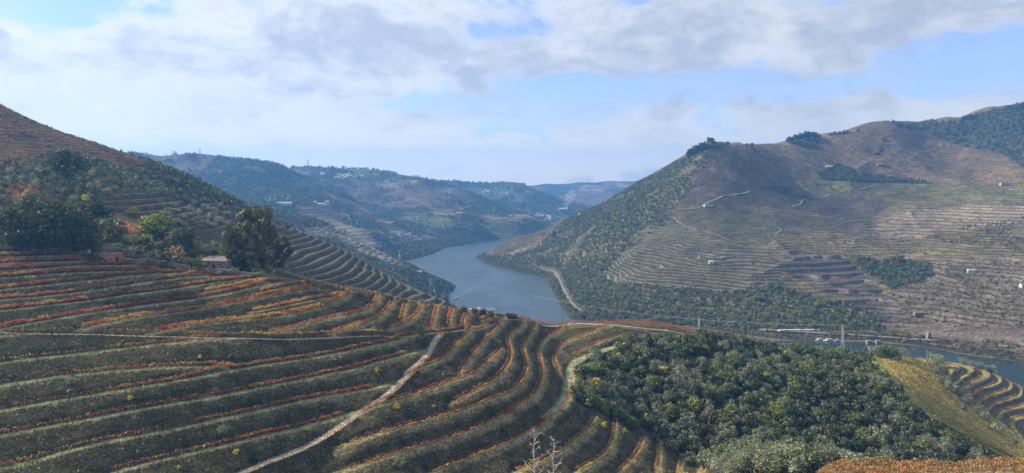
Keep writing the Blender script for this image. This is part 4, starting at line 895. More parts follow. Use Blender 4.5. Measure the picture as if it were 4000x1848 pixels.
# dead tree in the foreground
def dead_tree(px, top, Y, seed, label):
    z0 = float(A.z((px-2000)/F*Y, Y)); x = (px-2000)/F*Y; zt = EYE-(top-HOR)/F*Y; h = zt-z0; r = random.Random(seed)
    e = empty('dead_tree', (x, Y, z0-.3), 0, label, 'tree'); tb = MB(); br = MB()
    tb.tube([Vector((0, 0, 0)), Vector((.3, 0, h*.4)), Vector((-.2, .2, h*.72)), Vector((.1, .1, h))], [.38, .3, .2, .06], 7)
    for j in range(15):
        z1 = h*(.5+.48*j/15); a = j*2.4; L_ = r.uniform(2.2, 5.6)*(1.1-j/22); p0 = Vector((0, 0, z1)); d = Vector((math.cos(a), math.sin(a)*.8, r.uniform(.1, .8))).normalized()
        p1 = p0+d*L_*.5; p2 = p1+(d+Vector((r.uniform(-.5, .5), r.uniform(-.4, .4), r.uniform(-.1, .7)))).normalized()*L_*.5; br.tube([p0, p1, p2], [.15, .10, .05], 5)
        for q in range(3):
            s1 = p1.lerp(p2, r.random()); br.tube([s1, s1+Vector((r.uniform(-1, 1), r.uniform(-.6, .6), r.uniform(-.7, .9)))*1.5], [.07, .035], 4)
    tb.build('trunk', M['dead'], e); br.build('branches', M['dead'], e)
dead_tree(2088, 1662, 232, 3, 'white leafless dead tree poking up at the bottom centre'); dead_tree(2163, 1700, 236, 8, 'slimmer bare dead branch right of the white dead tree')
for i, px in enumerate((2570, 2760, 2890)):
    p_ = HI(px, 1600+i*10); mb = MB(); r = random.Random(i)
    for q in range(5):
        mb.tube([Vector((0, 0, 0)), Vector((r.uniform(-1, 1), r.uniform(-1, 1), 4.5)), Vector((r.uniform(-2.2, 2.2), r.uniform(-2, 2), 8))], [.13, .09, .04], 5)
    tag(mb.build('bare_tree', M['dead'], None, p_-[0, 0, .2]), 'grey leafless sapling among the dark ravine trees', 'tree', 'leafless saplings in the ravine')

# far woods
def far_mask_scatter(name, s, mask, step, h0, h1, kinds, keep=1, seed=1, **kw):
    p = grid_pts(s, mask & (s.Z > 1.0), step, .48, keep, seed=seed, **kw); r = np.random.default_rng(seed); scatter(name, p-[0, 0, .5], r.uniform(h0, h1, len(p)), kinds)
gxx, gyy = G.proj()
railclear = near_line(np.c_[gxx.ravel(), gyy.ravel()], [(2112,1052),(2140,1056),(2166,1062),(2186,1095),(2204,1138),(2222,1172),(2245,1198),(2277,1220)], 11).reshape(gxx.shape)
fl = inpoly(gxx, gyy, WOODG[0]); clear = fbm(G.XX, G.YY, 55, 3, 31)
far_mask_scatter('woodland', G, fl & ((clear < .38) | (gyy > 1110)) & ~railclear, 7.6, 4.0, 8.5, ['oak', 'green', 'green', 'scrub'], .95, 2)
far_mask_scatter('woodland', G, fl & (clear > .0) & ~railclear, 9, 2.5, 5.5, ['scrub', 'green'], .8, 3)
far_mask_scatter('woodland', G, inpoly(gxx, gyy, WOODG[1]) & (G.YY < 2800), 11, 5, 10, ['oak', 'green'], .9, 4)
oth = np.zeros(G.Z.shape, bool)
for q in WOODG[2:5]: oth |= inpoly(gxx, gyy, q)
far_mask_scatter('woodland', G, oth & (G.YY < 2800), 7.5, 5, 9, ['oak', 'green'], .95, 5)
far_mask_scatter('scrubland', G, inpoly(gxx, gyy, WOODG[5]) & (fbm(G.XX, G.YY, 90, 3, 13) > -.05), 8, 2.5, 5, ['oak', 'scrub'], .8, 6)
far_mask_scatter('olive_grove', G, inpoly(gxx, gyy, [(3440,1130),(3560,1040),(3900,1020),(4700,1030),(4700,1300),(3700,1280),(3560,1240)]), 9, 2.6, 4.4, ['olive', 'scrub', 'oak'], .8, 7)
far_mask_scatter('riverside_bushes', G, inpoly(gxx, gyy, [(3440,1300),(3700,1330),(3900,1340),(4700,1360),(4700,1450),(4000,1420),(3700,1375),(3480,1350)]) | ((G.Z < 14) & (gxx < 3460) & (gxx > 1860) & (G.Z > 1) & ~railclear), 6.5, 2.5, 5.5, ['oak', 'green', 'scrub', 'tan'], .85, 8)
far_mask_scatter('vineyard_shrubs', G, inpoly(gxx, gyy, BIG) & ~gw & (fbm(G.XX, G.YY, 60, 3, 41) > .35) & (gr > 0), 17, 2, 4.5, ['oak', 'scrub'], .55, 9)
csk = (cr < .5); far_mask_scatter('woodland', Cs, csk & (cx > 950), 7.5, 4, 7, ['oak', 'oak', 'scrub', 'olive'], .9, 10)
for s, sd, st, h0, h1, cl in ((D1, 1, 15, 6, 11, .05), (D2, 2, 19, 7, 12, .05), (Eh, 3, 34, 9, 15, .1)):
    n = fbm(s.XX, s.YY, 260, 3, sd); dd = (n > cl) | ((fbm(s.XX, s.YY, 70, 3, sd+6) > .35))
    far_mask_scatter('woodland', s, dd, st, h0, h1, ['oak', 'oak', 'green'], .85, 20+sd)
k = inpoly(*D1.proj(), [(1380,985),(1500,960),(1700,935),(1840,900),(1990,925),(1800,985),(1590,1025),(1400,1010)]); far_mask_scatter('woodland', D1, k, 9, 5, 9, ['oak', 'green'], .9, 33)
# skyline trees on the right hill
for i, (px, py, h, k) in enumerate([(2688,612,22,'oak'),(2700,604,28,'pine'),(2715,596,30,'oak'),(2728,588,28,'oak'),(2742,584,30,'pine'),(2758,578,28,'oak'),(2775,566,34,'pine'),(2785,568,22,'oak'),(2800,572,14,'oak'),(2820,568,12,'oak'),(2918,566,9,'oak'),(2938,566,10,'oak'),(3085,556,26,'pine'),(3110,548,26,'pine'),(3135,545,30,'pine'),(3155,542,34,'pine'),(3180,540,28,'pine'),(3200,536,16,'oak'),
   (3245,524,8,'oak'),(3262,521,9,'oak'),(3280,519,9,'oak'),(3296,517,10,'oak'),(3310,514,9,'oak'),(3352,508,7,'oak'),(3768,462,12,'oak'),(3782,460,14,'oak'),(3792,456,12,'oak'),(3950,425,18,'pine'),(3990,420,18,'pine')]):
    p_ = G.ray(px, py+6, None, 1800); s_ = p_[1]/F; plant(k, p_-[0, 0, 1], (h+6)*s_, (h+8)*s_*.9, 'dark tree standing up on the skyline of the right hill', 'tree', 'skyline trees on the right hill', None, i)
for px, py in [(3450,552),(3448,566),(3444,580),(3438,592),(3434,604),(3424,606),(3446,590),(3452,545)]:
    p_ = G.ray(px, py, None, 1800); plant('oak', p_-[0, 0, .5], 9, 10, 'small dark tree in the line running up the far brown vineyard', 'tree', 'line of trees in the far brown vineyard')
for px, py, h in [(655,628,14),(668,628,12),(735,612,10),(748,612,12),(760,612,9),(795,612,8),(640,630,9),(1340,655,10),(1300,655,8),(1576,690,8)]:
    s = D1 if px < 1200 else D2; p_ = s.ray(px, py+4, None, 2400); s_ = p_[1]/F; plant('oak', p_-[0, 0, 1], h*s_*1.3, h*s_*1.5, 'dark tree on the hazy skyline of the middle hills', 'tree', 'skyline trees on the middle hills', False)
#--PART4--
# ------------------------------------------------------------------ vine rows
PAL = {'red': (0.38, 0.075, 0.045), 'crimson': (0.25, 0.05, 0.035), 'orange': (0.54, 0.24, 0.07), 'yellow': (0.60, 0.43, 0.08), 'brown': (0.25, 0.14, 0.08), 'rust': (0.38, 0.17, 0.08), 'green': (0.21, 0.24, 0.06), 'gold': (0.54, 0.36, 0.09)}
def offset_line(P3, off, sheet=None):
    """the line moved off metres uphill over the ground"""
    s = sheet or A
    X, Y = P3[:, 0], P3[:, 1]; tx = np.gradient(X); ty = np.gradient(Y); l = np.hypot(tx, ty)+1e-9; nx, ny = -ty/l, tx/l
    d = s.z(X+nx*3, Y+ny*3, s.base)-s.z(X-nx*3, Y-ny*3, s.base); sg = np.sign(np.convolve(np.r_[[d[0]]*10, d, [d[-1]]*10], np.ones(21)/21, 'valid')); sg[sg == 0] = 1
    X2 = X+nx*sg*off; Y2 = Y+ny*sg*off; return np.c_[X2, Y2, s.z(X2, Y2)]
def vine_row(P3, label, pal, dens=1.0, group='vine rows of the near hillside', h=1.65, stakes=True, per_m=15, seed=1, size=.22, thick=.55, trim=(0, 0), stake_r=.06):
    """one row: foliage, and its stakes"""
    if len(label.split()) > 16: print('LONG', label)
    n = len(P3); P3 = P3[int(n*trim[0]):n-int(n*trim[1])]
    if len(P3) < 4: return
    r = np.random.default_rng(seed); seg = np.linalg.norm(np.diff(P3, axis=0), axis=1); s = np.r_[0, np.cumsum(seg)]; Lm = s[-1]
    e = empty('vine_row', tuple(P3[len(P3)//2]), 0, label, 'vine row', group); o0 = P3[len(P3)//2]
    N_ = int(Lm*per_m*1.35); q = np.sort(r.uniform(0, Lm, N_)); X, Y, Z_ = [np.interp(q, s, P3[:, i]) for i in range(3)]
    px = 2000+X/Y*F; dn = dens(px) if callable(dens) else np.full(N_, dens)
    patch = fbm(q, q*0+seed*3.1, 9, 3, seed)*.5+.5; plantn = np.clip(.55+.9*fbm(q, q*0+5, 1.25, 2, seed+3), 0, 1)
    keep = r.random(N_) < dn*np.clip(patch+.62, .25, 1)*(.35+.65*plantn); X, Y, Z_, q = X[keep], Y[keep], Z_[keep], q[keep]; k = len(X)
    if k > 3:
        hh = r.uniform(.35, 1.0, k)**.8*h*(.78+.3*plantn[keep]); lat = r.normal(size=(k, 2))*thick*.55
        cen = np.c_[X+lat[:, 0], Y+lat[:, 1], Z_+hh]-o0; nr = r.normal(size=(k, 3)); nr[:, 2] = np.abs(nr[:, 2])*.8+.2; nr /= np.linalg.norm(nr, axis=1)[:, None]
        V, Fc = quads_at(cen, nr, size*r.uniform(.6, 1.25, k), r)
        names = list(pal); cols = np.array([PAL[c] for c in names]); wts = np.array([pal[c] for c in names]); wts = wts/wts.sum()
        cum = np.cumsum(wts); sel_ = np.clip(fbm(q, q*0+9, 7, 3, seed+5)*.6+.5+r.normal(size=k)*.27, 0, .999); ci = np.searchsorted(cum, sel_); ci = np.clip(ci, 0, len(names)-1)
        c = cols[ci]*r.uniform(.65, 1.3, (k, 1)); obj_np('foliage', V, Fc, M['vine'], e, np.repeat(c, 4, 0))
    if stakes:
        mb = MB(); st = np.arange(.5, Lm, 1.5)
        for j, t_ in enumerate(st):
            x, y, z = [float(np.interp(t_, s, P3[:, i]))-o0[i] for i in range(3)]
            big_ = j % 3 == 0; mb.bar((x, y, z-.1), (x+r.normal()*.05, y, z+(1.65 if big_ else .75)), stake_r*(1 if big_ else 1.2), stake_r*.8, 3)
        if mb.v: mb.build('stakes', M['post'], e)['kind'] = 'stuff'
    return e
ramp_ = lambda a, b, lo, hi: (lambda px: lo+(hi-lo)*smooth01(a, b, px))
warm = dict(crimson=.16, red=.30, rust=.16, orange=.22, yellow=.10, green=.06); golden = dict(crimson=.08, red=.14, rust=.12, orange=.26, gold=.14, yellow=.2, green=.10)
dull = dict(crimson=.22, rust=.4, brown=.2, orange=.15, yellow=.03); outerp = dict(rust=.3, brown=.14, orange=.42, gold=.14); innerp = dict(crimson=.42, brown=.25, rust=.28, orange=.05); yel = dict(rust=.12, orange=.2, gold=.34, yellow=.26, green=.1)  # innerp: shade of the bank above put into the leaf colours
low_rows = [('La','lowest terrace left of the sandy ramp'),('Lb','second lowest terrace left of the sandy ramp'),('Lc','third terrace up, left of the sandy ramp'),('Ld','fourth terrace up, ending at the level path'),('Le','short terrace that pinches out at the lower left'),('Lf','terrace just under the level path'),('Lg','short terrace end at the left, under the level path')]
for i, (k, d) in enumerate(low_rows):
    f_ = {'La': ramp_(650, 1100, .2, .95), 'Lb': ramp_(600, 1100, .2, .95), 'Lc': ramp_(550, 1100, .25, .98), 'Ld': ramp_(300, 800, .2, .95), 'Le': ramp_(250, 550, .2, .75), 'Lf': ramp_(300, 750, .12, .6), 'Lg': lambda px: px*0+.1}[k]
    vine_row(offset_line(L3[k], 2.6), 'patchy rusty vine row inside the '+d, warm if k in 'LbLaLc' else dull, f_, seed=i+1, per_m=32, thick=.9, h=2.0, trim=(0, .02 if k in ('Ld', 'Le') else .07))
    vine_row(offset_line(L3[k], .35), 'bare vine stumps edging the '+d, dull, lambda px: px*0+.05, seed=i+31, trim=(0, .03), per_m=12)
up_rows = [('s4','lowest long terrace above the level path',0),('s3','second long terrace above the level path',0),('s3b','short terrace amid the bright rows, left of centre',0),('t5','short terrace near the right end of the stone wall',0),('s2','third long terrace above the level path',0),('s1','fourth long terrace above the level path',0),
           ('s0','fifth long terrace above the level path',0),('sa','third terrace below the brick shed at the left',0),('sb','second terrace below the brick shed at the left',0),('sc','topmost terrace at the left, level with the brick shed',0),
           ('s5','terrace that leaves the level path left of centre',1),('s5c','narrow terrace squeezed between two long bright ones',0),('s5b','long terrace ending at the grassy ridge notch',1),('s6','terrace curling up to the ridge under the wall end',2),('s7','next terrace curling up to the ridge',2),('s8','terrace curling to the ridge beside the young pine',2),
           ('s8b','short grassy terrace stub near the ridge olives',2),('s9','first straight terrace right of the young pine',2),('s10','second straight terrace right of the young pine',2),('s11','third straight terrace right of the young pine',2),('s12','last little terrace beside the ridge track',1)]
for i, (k, d, two) in enumerate(up_rows):
    pal = warm if k in ('s4', 's3', 's2', 's1', 's0', 'sa', 'sb', 'sc') else (golden if k in ('s5', 's5c', 's5b', 's3b', 't5') else outerp)
    dn = .95
    if k in ('s4','s3','s2'):
        mixp = dict(crimson=.14, red=.27, rust=.14, orange=.25, yellow=.14, green=.06); pal = mixp
    off = 2.5 if k not in NARROW or two == 2 else 1.7
    vine_row(offset_line(L3[k], off), ('bright red-orange' if two < 2 else 'dark rusty')+' vine row inside the '+d, pal if two < 2 else dict(crimson=.2, rust=.4, brown=.2, orange=.2), dn, seed=60+i, per_m=52 if two < 2 else 24, trim=(.02, .0), h=2.35 if two < 2 else 2.0, thick=1.0 if two < 2 else .6)  # curling inner rows: the bank's shade painted as darker leaves
    if two: vine_row(offset_line(L3[k], .45), ('golden' if two < 2 else 'orange-brown')+' vine row edging the '+d, golden if two < 2 else outerp, .8 if two < 2 else .95, seed=90+i, per_m=17, trim=(.06 if two < 2 else 0, 0))
rr_rows = [('R1','first terrace right of the sandy ramp'),('R1b','second terrace right of the ramp'),('R2','long terrace starting at the foot of the ramp'),('R3','S-shaped terrace that pinches out low on the left'),('R4','long S-shaped terrace in the middle of the curving rows'),
           ('R5','lowest full-length S-shaped terrace'),('R5b','terrace that meets the wide track in a sharp point'),('R5c','terrace above the grassy track junction'),('R6','broad terrace carrying the wide grassy track'),('R7','first short terrace below the wide track'),('R8','second short terrace below the wide track'),('R9','third short terrace below the wide track'),('R10','fourth short terrace, straight toward the viewer'),('R11','fifth short terrace near the big olives'),('R12','last short terrace beside the big olives')]
for i, (k, d) in enumerate(rr_rows):
    y_ = k in ('R7','R8','R9','R10','R11','R12'); lastp = k in ('R5c',)
    op = yel if y_ else (innerp if lastp else outerp); ip = dict(rust=.4, orange=.25, gold=.25, crimson=.1) if y_ else innerp
    tr = (0, .22) if k == 'R6' else (0, 0)
    dfun = ramp_(1350, 1800, .5, .95) if k in ('R4', 'R5', 'R6') else .9
    vine_row(offset_line(L3[k], .45), ('yellow' if y_ else 'orange-brown')+' vine row edging the '+d, op, dfun, seed=130+i, per_m=19)
    off = 2.75
    vine_row(offset_line(L3[k], off), ('rust-gold' if y_ else 'dark red')+' vine row inside the '+d, ip, dfun, seed=160+i, per_m=17, trim=(.02, .03 if not k == 'R6' else .3))
vine_row(offset_line(L3['P1'][:int(len(L3['P1'])*.72)], 3.2), 'sparse reddish vine row along the upper side of the level path', dull, ramp_(200, 1250, .15, .85), seed=201)
vine_row(offset_line(L3['P1'][int(len(L3['P1'])*.72):], 2.4), 'dark red vine row where the level path climbs to the ridge', innerp, .8, seed=202)
vine_row(offset_line(L3['P2'], -2.0), 'thin rusty vine row planted down the right side of the sandy ramp', dull, ramp_(1100, 1500, .35, .8), seed=203)
k0 = int(len(L3['PR'])*.12)
for j in range(7):
    P_ = L3['PR'][k0+j*10:]; yy = P_[:, 1]+3.6+3.2*j; xx = P_[:, 0]*yy/P_[:, 1]
    vine_row(np.c_[xx, yy, A.z(xx, yy)],
             ['crimson vine row directly behind the ridge track', 'second crimson row behind the ridge track', 'third red vine row behind the ridge track', 'fourth red vine row behind the ridge track', 'fifth red vine row behind the ridge track', 'sixth red vine row behind the ridge track', 'farthest red vine row behind the ridge track'][j], dict(crimson=.3, brown=.4, rust=.3), .8, 'vine rows behind the ridge track', h=1.5, seed=220+j, per_m=13)
# near vineyard on the bank, bottom right
for j, Yr in enumerate((104.5, 107.3, 110.1, 112.9, 115.7, 118.3)):
    pxs = np.linspace(3080+20*math.sin(j)-(j-3)*10, 4550, 260); X = (pxs-2000)/F*Yr; P_ = np.c_[X, np.full(260, Yr), N.z(X, np.full(260, Yr))]
    vine_row(P_, ['nearest', 'second nearest', 'third nearest', 'third farthest', 'second farthest', 'farthest'][j]+' dense orange vine row on the bank at the bottom right', dict(rust=.25, orange=.08, gold=.14, brown=.53), .9, 'vine rows at the bottom right', h=1.35, seed=240+j, per_m=60, size=.1, thick=.35, stake_r=.03)
# rows on the walled spur and the slanting field, found as contours of the ground
def contour(s, mask, zz_, level):
    pts = []
    for j in range(len(s.px)):
        c = zz_[:, j]; mk = mask[:, j]; k = np.nonzero((c[:-1] < level) & (c[1:] >= level) & mk[:-1])[0]; k2 = np.nonzero((c[:-1] >= level) & (c[1:] < level) & mk[:-1])[0]
        for kk in list(k)+list(k2):
            f_ = (level-c[kk])/(c[kk+1]-c[kk]); y = s.Y[kk]+f_*(s.Y[kk+1]-s.Y[kk]); pts.append((s.u[j]*y, y, s.z(s.u[j]*y, y)))
    return np.array(pts) if pts else np.zeros((0, 3))
def chain(P_, gap=7):
    if len(P_) < 4: return []
    left_ = list(range(len(P_))); out = []
    while left_:
        i = min(left_, key=lambda q: P_[q, 0]); cur = [i]; left_.remove(i)
        while left_:
            d = np.hypot(P_[left_, 0]-P_[cur[-1], 0], P_[left_, 1]-P_[cur[-1], 1]); k = int(np.argmin(d))
            if d[k] > gap: break
            cur.append(left_.pop(k))
        if len(cur) > 8: out.append(P_[cur])
    return out
def wall_along(P_, hh, thick, label, mat):
    X, Y = P_[:, 0].copy(), P_[:, 1].copy(); Z_ = P_[:, 2].copy()
    if len(X) > 10:
        for a in (X, Y, Z_): a[2:-2] = np.convolve(a, np.ones(5)/5, 'valid')
    tx, ty = np.gradient(X), np.gradient(Y); l = np.hypot(tx, ty)+1e-6; nx, ny = -ty/l*thick/2, tx/l*thick/2; n = len(X); o0 = np.array((X[0], Y[0], Z_[0])); r = np.random.default_rng(n); top = hh*r.uniform(.9, 1.08, n)
    V = np.stack([np.c_[X-nx, Y-ny, Z_-hh*.8], np.c_[X-nx, Y-ny, Z_+top], np.c_[X+nx, Y+ny, Z_+top], np.c_[X+nx, Y+ny, Z_-hh*.8]], 1).reshape(-1, 3)-o0
    i = np.arange(n-1)*4; Fc = np.concatenate([np.c_[i, i+4, i+5, i+1], np.c_[i+1, i+5, i+6, i+2], np.c_[i+2, i+6, i+7, i+3]]); o = obj_np('terrace_wall', V, Fc, mat); o.location = o0; return tag(o, label, 'wall', None, 'thing')
wallstone = plain('terrace_stone', (0.21, 0.19, 0.155), .9, (0.12, 0.11, 0.09), .25)
WORDS = ['top', 'second', 'third', 'fourth', 'fifth', 'sixth', 'seventh', 'eighth', 'ninth', 'tenth', 'eleventh', 'twelfth', 'thirteenth', 'fourteenth', 'fifteenth', 'sixteenth']
mk = gz(WALL) & (G.Z > 8) & (G.YY < 1800); lv_ = np.arange(math.floor(gzb[mk].min()/8), math.ceil(gzb[mk].max()/8)+1)[::-1]; wi = 0
for L_ in lv_:
    cs_ = [c for c in chain(contour(G, mk, gzb, (L_+.86)*8), 16) if len(c) > 14]
    for k_, c_ in enumerate(sorted(cs_, key=len)[-2:]):
        wall_along(c_, 2.2, 1.2, f'{WORDS[min(wi, 15)]} long stone terrace wall{" piece" if k_ == 0 and len(cs_) > 1 else ""} beside the striped triangular vineyard', wallstone)
    wi += bool(cs_)
lv = np.arange(math.floor(A.Z[spur & (A.YY < 720)].min()/3.8), math.ceil(A.Z[spur].max()/3.8)+1)[::-1]; wi = 0
for L_ in lv:
    cs_ = [c for c in chain(contour(A, spur & (A.YY < 730), zb, (L_+.9)*3.8), 7) if len(c) > 10]
    for k_, c_ in enumerate(sorted(cs_, key=len)[-1:]): wall_along(c_, 1.3, .7, f'{WORDS[min(wi, 15)]} dry stone wall down the terraced right spur', wallstone)
    wi += bool(cs_)
cnt = 0; ords = ['top','second','third','fourth','fifth','sixth','seventh','eighth','ninth','tenth']
lv = np.arange(math.floor(A.Z[spur & (A.YY < 720)].min()/3.8), math.ceil(A.Z[spur].max()/3.8)+1)[::-1]
for li, L_ in enumerate(lv):
    for fr in (.2, .5):
        for ch in chain(contour(A, spur & (A.YY < 720), zb, (L_+fr)*3.8)):
            if cnt < 70:
                vine_row(ch, f'thin orange vine row on the {ords[li] if li < 10 else "lowest"} walled terrace of the right spur', dict(rust=.3, orange=.3, brown=.2, gold=.2), .7, 'vine rows of the right spur', h=1.3, stakes=False, seed=300+cnt, per_m=11, size=.24); cnt += 1
ba = np.array([(3440,1405),(3520,1495),(3640,1620),(3760,1730),(3960,1835),(4160,1920)], float); bb = np.array([(3620,1402),(3690,1492),(3790,1572),(3890,1642),(4010,1715),(4200,1830)], float)
for j in range(15):
    q = ba*(1-(j+.4)/15)+bb*(j+.4)/15; P3 = np.array([A.ray(x, y, None, 497) for x, y in q]); s_ = np.r_[0, np.cumsum(np.linalg.norm(np.diff(P3[:, :2], axis=0), axis=1))]; u_ = np.linspace(0, s_[-1], int(s_[-1]/1.5)); X, Y = np.interp(u_, s_, P3[:, 0]), np.interp(u_, s_, P3[:, 1])
    vine_row(np.c_[X, Y, A.z(X, Y)], f'{["gold", "rusty", "yellow-green"][j % 3]} vine row, {WORDS[j+1] if j else "first"} from the wood edge on the slanting field', [dict(gold=.4, green=.3, yellow=.3), dict(rust=.4, brown=.3, gold=.3), dict(yellow=.3, green=.6, gold=.1)][j % 3], .7, 'vine rows of the slanting field', h=1.5, stakes=False, seed=400+j, per_m=13, size=.26, thick=.8)
slp = grid_pts(A, slant & (A.YY < 690) & ~spur, 2.6, .45, .3, 495, 690, 14); r = np.random.default_rng(4); k = len(slp)
nr = r.normal(size=(k, 3)); nr /= np.linalg.norm(nr, axis=1)[:, None]
def leaf_cloud(name, P_, pal, size, reps, hmax, label=None):
    r = np.random.default_rng(len(P_)); P_ = np.repeat(P_, reps, 0); k = len(P_); P_ = P_+np.c_[r.normal(size=(k, 2))*.35, r.uniform(.3, hmax, k)]
    nr = r.normal(size=(k, 3)); nr[:, 2] = abs(nr[:, 2]); nr /= np.linalg.norm(nr, axis=1)[:, None]; V, Fc = quads_at(P_, nr, size*r.uniform(.6, 1.2, k), r)
    cols = np.array([PAL[c] for c in pal]); wt = np.array(list(pal.values())); ci = r.choice(len(pal), k, p=wt/wt.sum()); o = obj_np(name, V, Fc, M['vine'], None, np.repeat(cols[ci]*r.uniform(.6, 1.3, (k, 1)), 4, 0)); o['kind'] = 'stuff'
    if label: o['label'] = label
    return o
leaf_cloud('vineyard_foliage', slp, dict(yellow=.22, gold=.26, orange=.16, rust=.16, green=.2), .26, 2, 1.3)
bv = []
for L_ in np.arange(math.floor(A.Z[bvine].min()/3.6), math.ceil(A.Z[bvine].max()/3.6)+1):
    c_ = contour(A, bvine & (A.YY < 900), zb, (L_+.2)*3.6)
    if len(c_): bv.append(c_)
bv = np.concatenate(bv); nb_ = fbm(bv[:, 0], bv[:, 1], 30, 3, 5); leaf_cloud('vineyard_foliage', bv[nb_ > -.35], dict(rust=.28, orange=.15, brown=.45, gold=.06, crimson=.06), .42, 3, 1.4)
bd = grid_pts(A, bred & (A.YY < 800), 2.2, .45, .8, 400, 800, 15); leaf_cloud('vineyard_foliage', bd, dict(red=.3, rust=.4, orange=.2, brown=.1), .34, 3, 1.3)
# golden edge of the middle terraces on the shoulder, behind the near ridge
se = grid_pts(A, (A.YY > 395) & (A.YY < 500) & (px_ > 1000) & (px_ < 1960) & (dT > 3) & (A.YY > np.interp(px_, [1000,1245,1372,1489,1640,1800,1950], [398,436,456,466,474,482,494])), 2.2, .45, .9, 395, 506, 16)
se = se[np.abs(se[:, 1]-np.interp(topx(se)[:, 0], [1000,1245,1372,1489,1640,1800,1950], [401,440,461,470,478,486,498])) < 5.5]
leaf_cloud('vineyard_foliage', se, dict(gold=.3, rust=.3, orange=.2, brown=.2), .3, 3, 1.5)
# dull vines along the terraces of the right hill
gv = []
gm = (gr > 0) & (G.Z > 4) & (G.YY < 2650) & ~gw & ~gz([(3560,1270),(3760,1270),(4700,1290),(4700,1420),(3900,1400),(3560,1330)])
for pval in np.unique(gp[gm]):
    mk = gm & (gp == pval); z_ = gzb[mk]
    for L_ in np.arange(math.floor(z_.min()/pval), math.ceil(z_.max()/pval)+1):
        c_ = contour(G, mk, gzb, (L_+.30)*pval)
        if len(c_): gv.append(c_[::1 if pval < 6 else 1])
gv = np.concatenate(gv); gv = gv[rng.random(len(gv)) < .8]; scatter('vineyard_rows', gv, rng.uniform(1.2, 2.1, len(gv)), ['vinewood', 'vinewood'])
print('VINEPTS', len(gv))
# loose stones and weeds on the banks
def tuft_cloud():
    m_ = (A.YY > 240) & (A.YY < 520) & ~wood & (px_ < 2850) & (platform < 1) & (trackm < 1) & ~LH & (px_ > -60)
    P_ = grid_pts(A, m_, 1.7, .48, .62, 240, 520, 17); r = np.random.default_rng(9); k = len(P_); P_ = P_+np.c_[np.zeros((k, 2)), r.uniform(.02, .3, k)]
    nr = r.normal(size=(k, 3)); nr[:, 1] -= .6; nr[:, 2] = abs(nr[:, 2]); nr /= np.linalg.norm(nr, axis=1)[:, None]; V, Fc = quads_at(P_, nr, r.uniform(.12, .5, k), r)
    c = np.array([(0.05, .06, .025), (0.10, .09, .05), (.15, .14, .08), (.035, .045, .02), (.2, .17, .1)])[r.choice(5, k, p=[.3, .24, .18, .2, .08])]*r.uniform(.7, 1.3, (k, 1))
    obj_np('weeds', V, Fc, M['vine'], None, np.repeat(c, 4, 0))['kind'] = 'stuff'
    S = grid_pts(A, m_, 4.0, .48, .33, 240, 520, 18); k = len(S); sz = r.uniform(.12, .34, k)[:, None, None]
    tet = np.array([(-1, -.7, -.3), (1, -.8, -.3), (.1, 1, -.3), (.1, -.1, .7)])[None]*sz*r.uniform(.6, 1.3, (k, 1, 3)); V = (S[:, None]+tet).reshape(-1, 3); b_ = np.arange(k)[:, None, None]*4
    Fc = (np.array([(0, 1, 3), (1, 2, 3), (2, 0, 3)])[None]+b_).reshape(-1, 3); obj_np('stones', V, Fc, M['stone_lit'])['kind'] = 'stuff'
tuft_cloud()

# ------------------------------------------------------------------ buildings, walls, roads
def ribbon(name, sheet, pts, w_, mat, lift=.35, ymin=0, label=None, kind_='structure'):
    P3 = np.array([sheet.ray(x, y, None, ymin) for x, y in pts]); seg = np.linalg.norm(np.diff(P3[:, :2], axis=0), axis=1); s = np.r_[0, np.cumsum(seg)]; q = np.linspace(0, s[-1], max(4, int(s[-1]/4)))
    X = np.interp(q, s, P3[:, 0]); Y = np.interp(q, s, P3[:, 1]); k = 3; ker = np.ones(2*k+1)/(2*k+1)
    if len(X) > 12: X = np.r_[X[:k], np.convolve(X, ker, 'valid'), X[-k:]]; Y = np.r_[Y[:k], np.convolve(Y, ker, 'valid'), Y[-k:]]
    tx, ty = np.gradient(X), np.gradient(Y); l = np.hypot(tx, ty)+1e-9; nx, ny = -ty/l, tx/l; V = []
    Zc = sheet.z(X, Y)
    for f_ in (-1, 1):
        x, y = X+nx*f_*w_/2, Y+ny*f_*w_/2; V.append(np.c_[x, y, np.maximum(sheet.z(x, y), Zc)+lift])
    V = np.stack(V, 1).reshape(-1, 3); n = len(X); i = np.arange(n-1)*2; o = obj_np(name, V, np.c_[i, i+1, i+3, i+2], mat)
    o['kind'] = kind_
    return o
c4 = lambda *p: [(3000+x/1.587, 400+y/1.587) for x, y in p]; c3 = lambda *p: [(2000+x/1.587, 500+y/1.587) for x, y in p]; c2 = lambda *p: [(1000+x/1.587, 550+y/1.587) for x, y in p]
grass_road = plain('grassy_track', (0.15, 0.18, 0.075), .9, (0.19, 0.18, 0.10), .05)
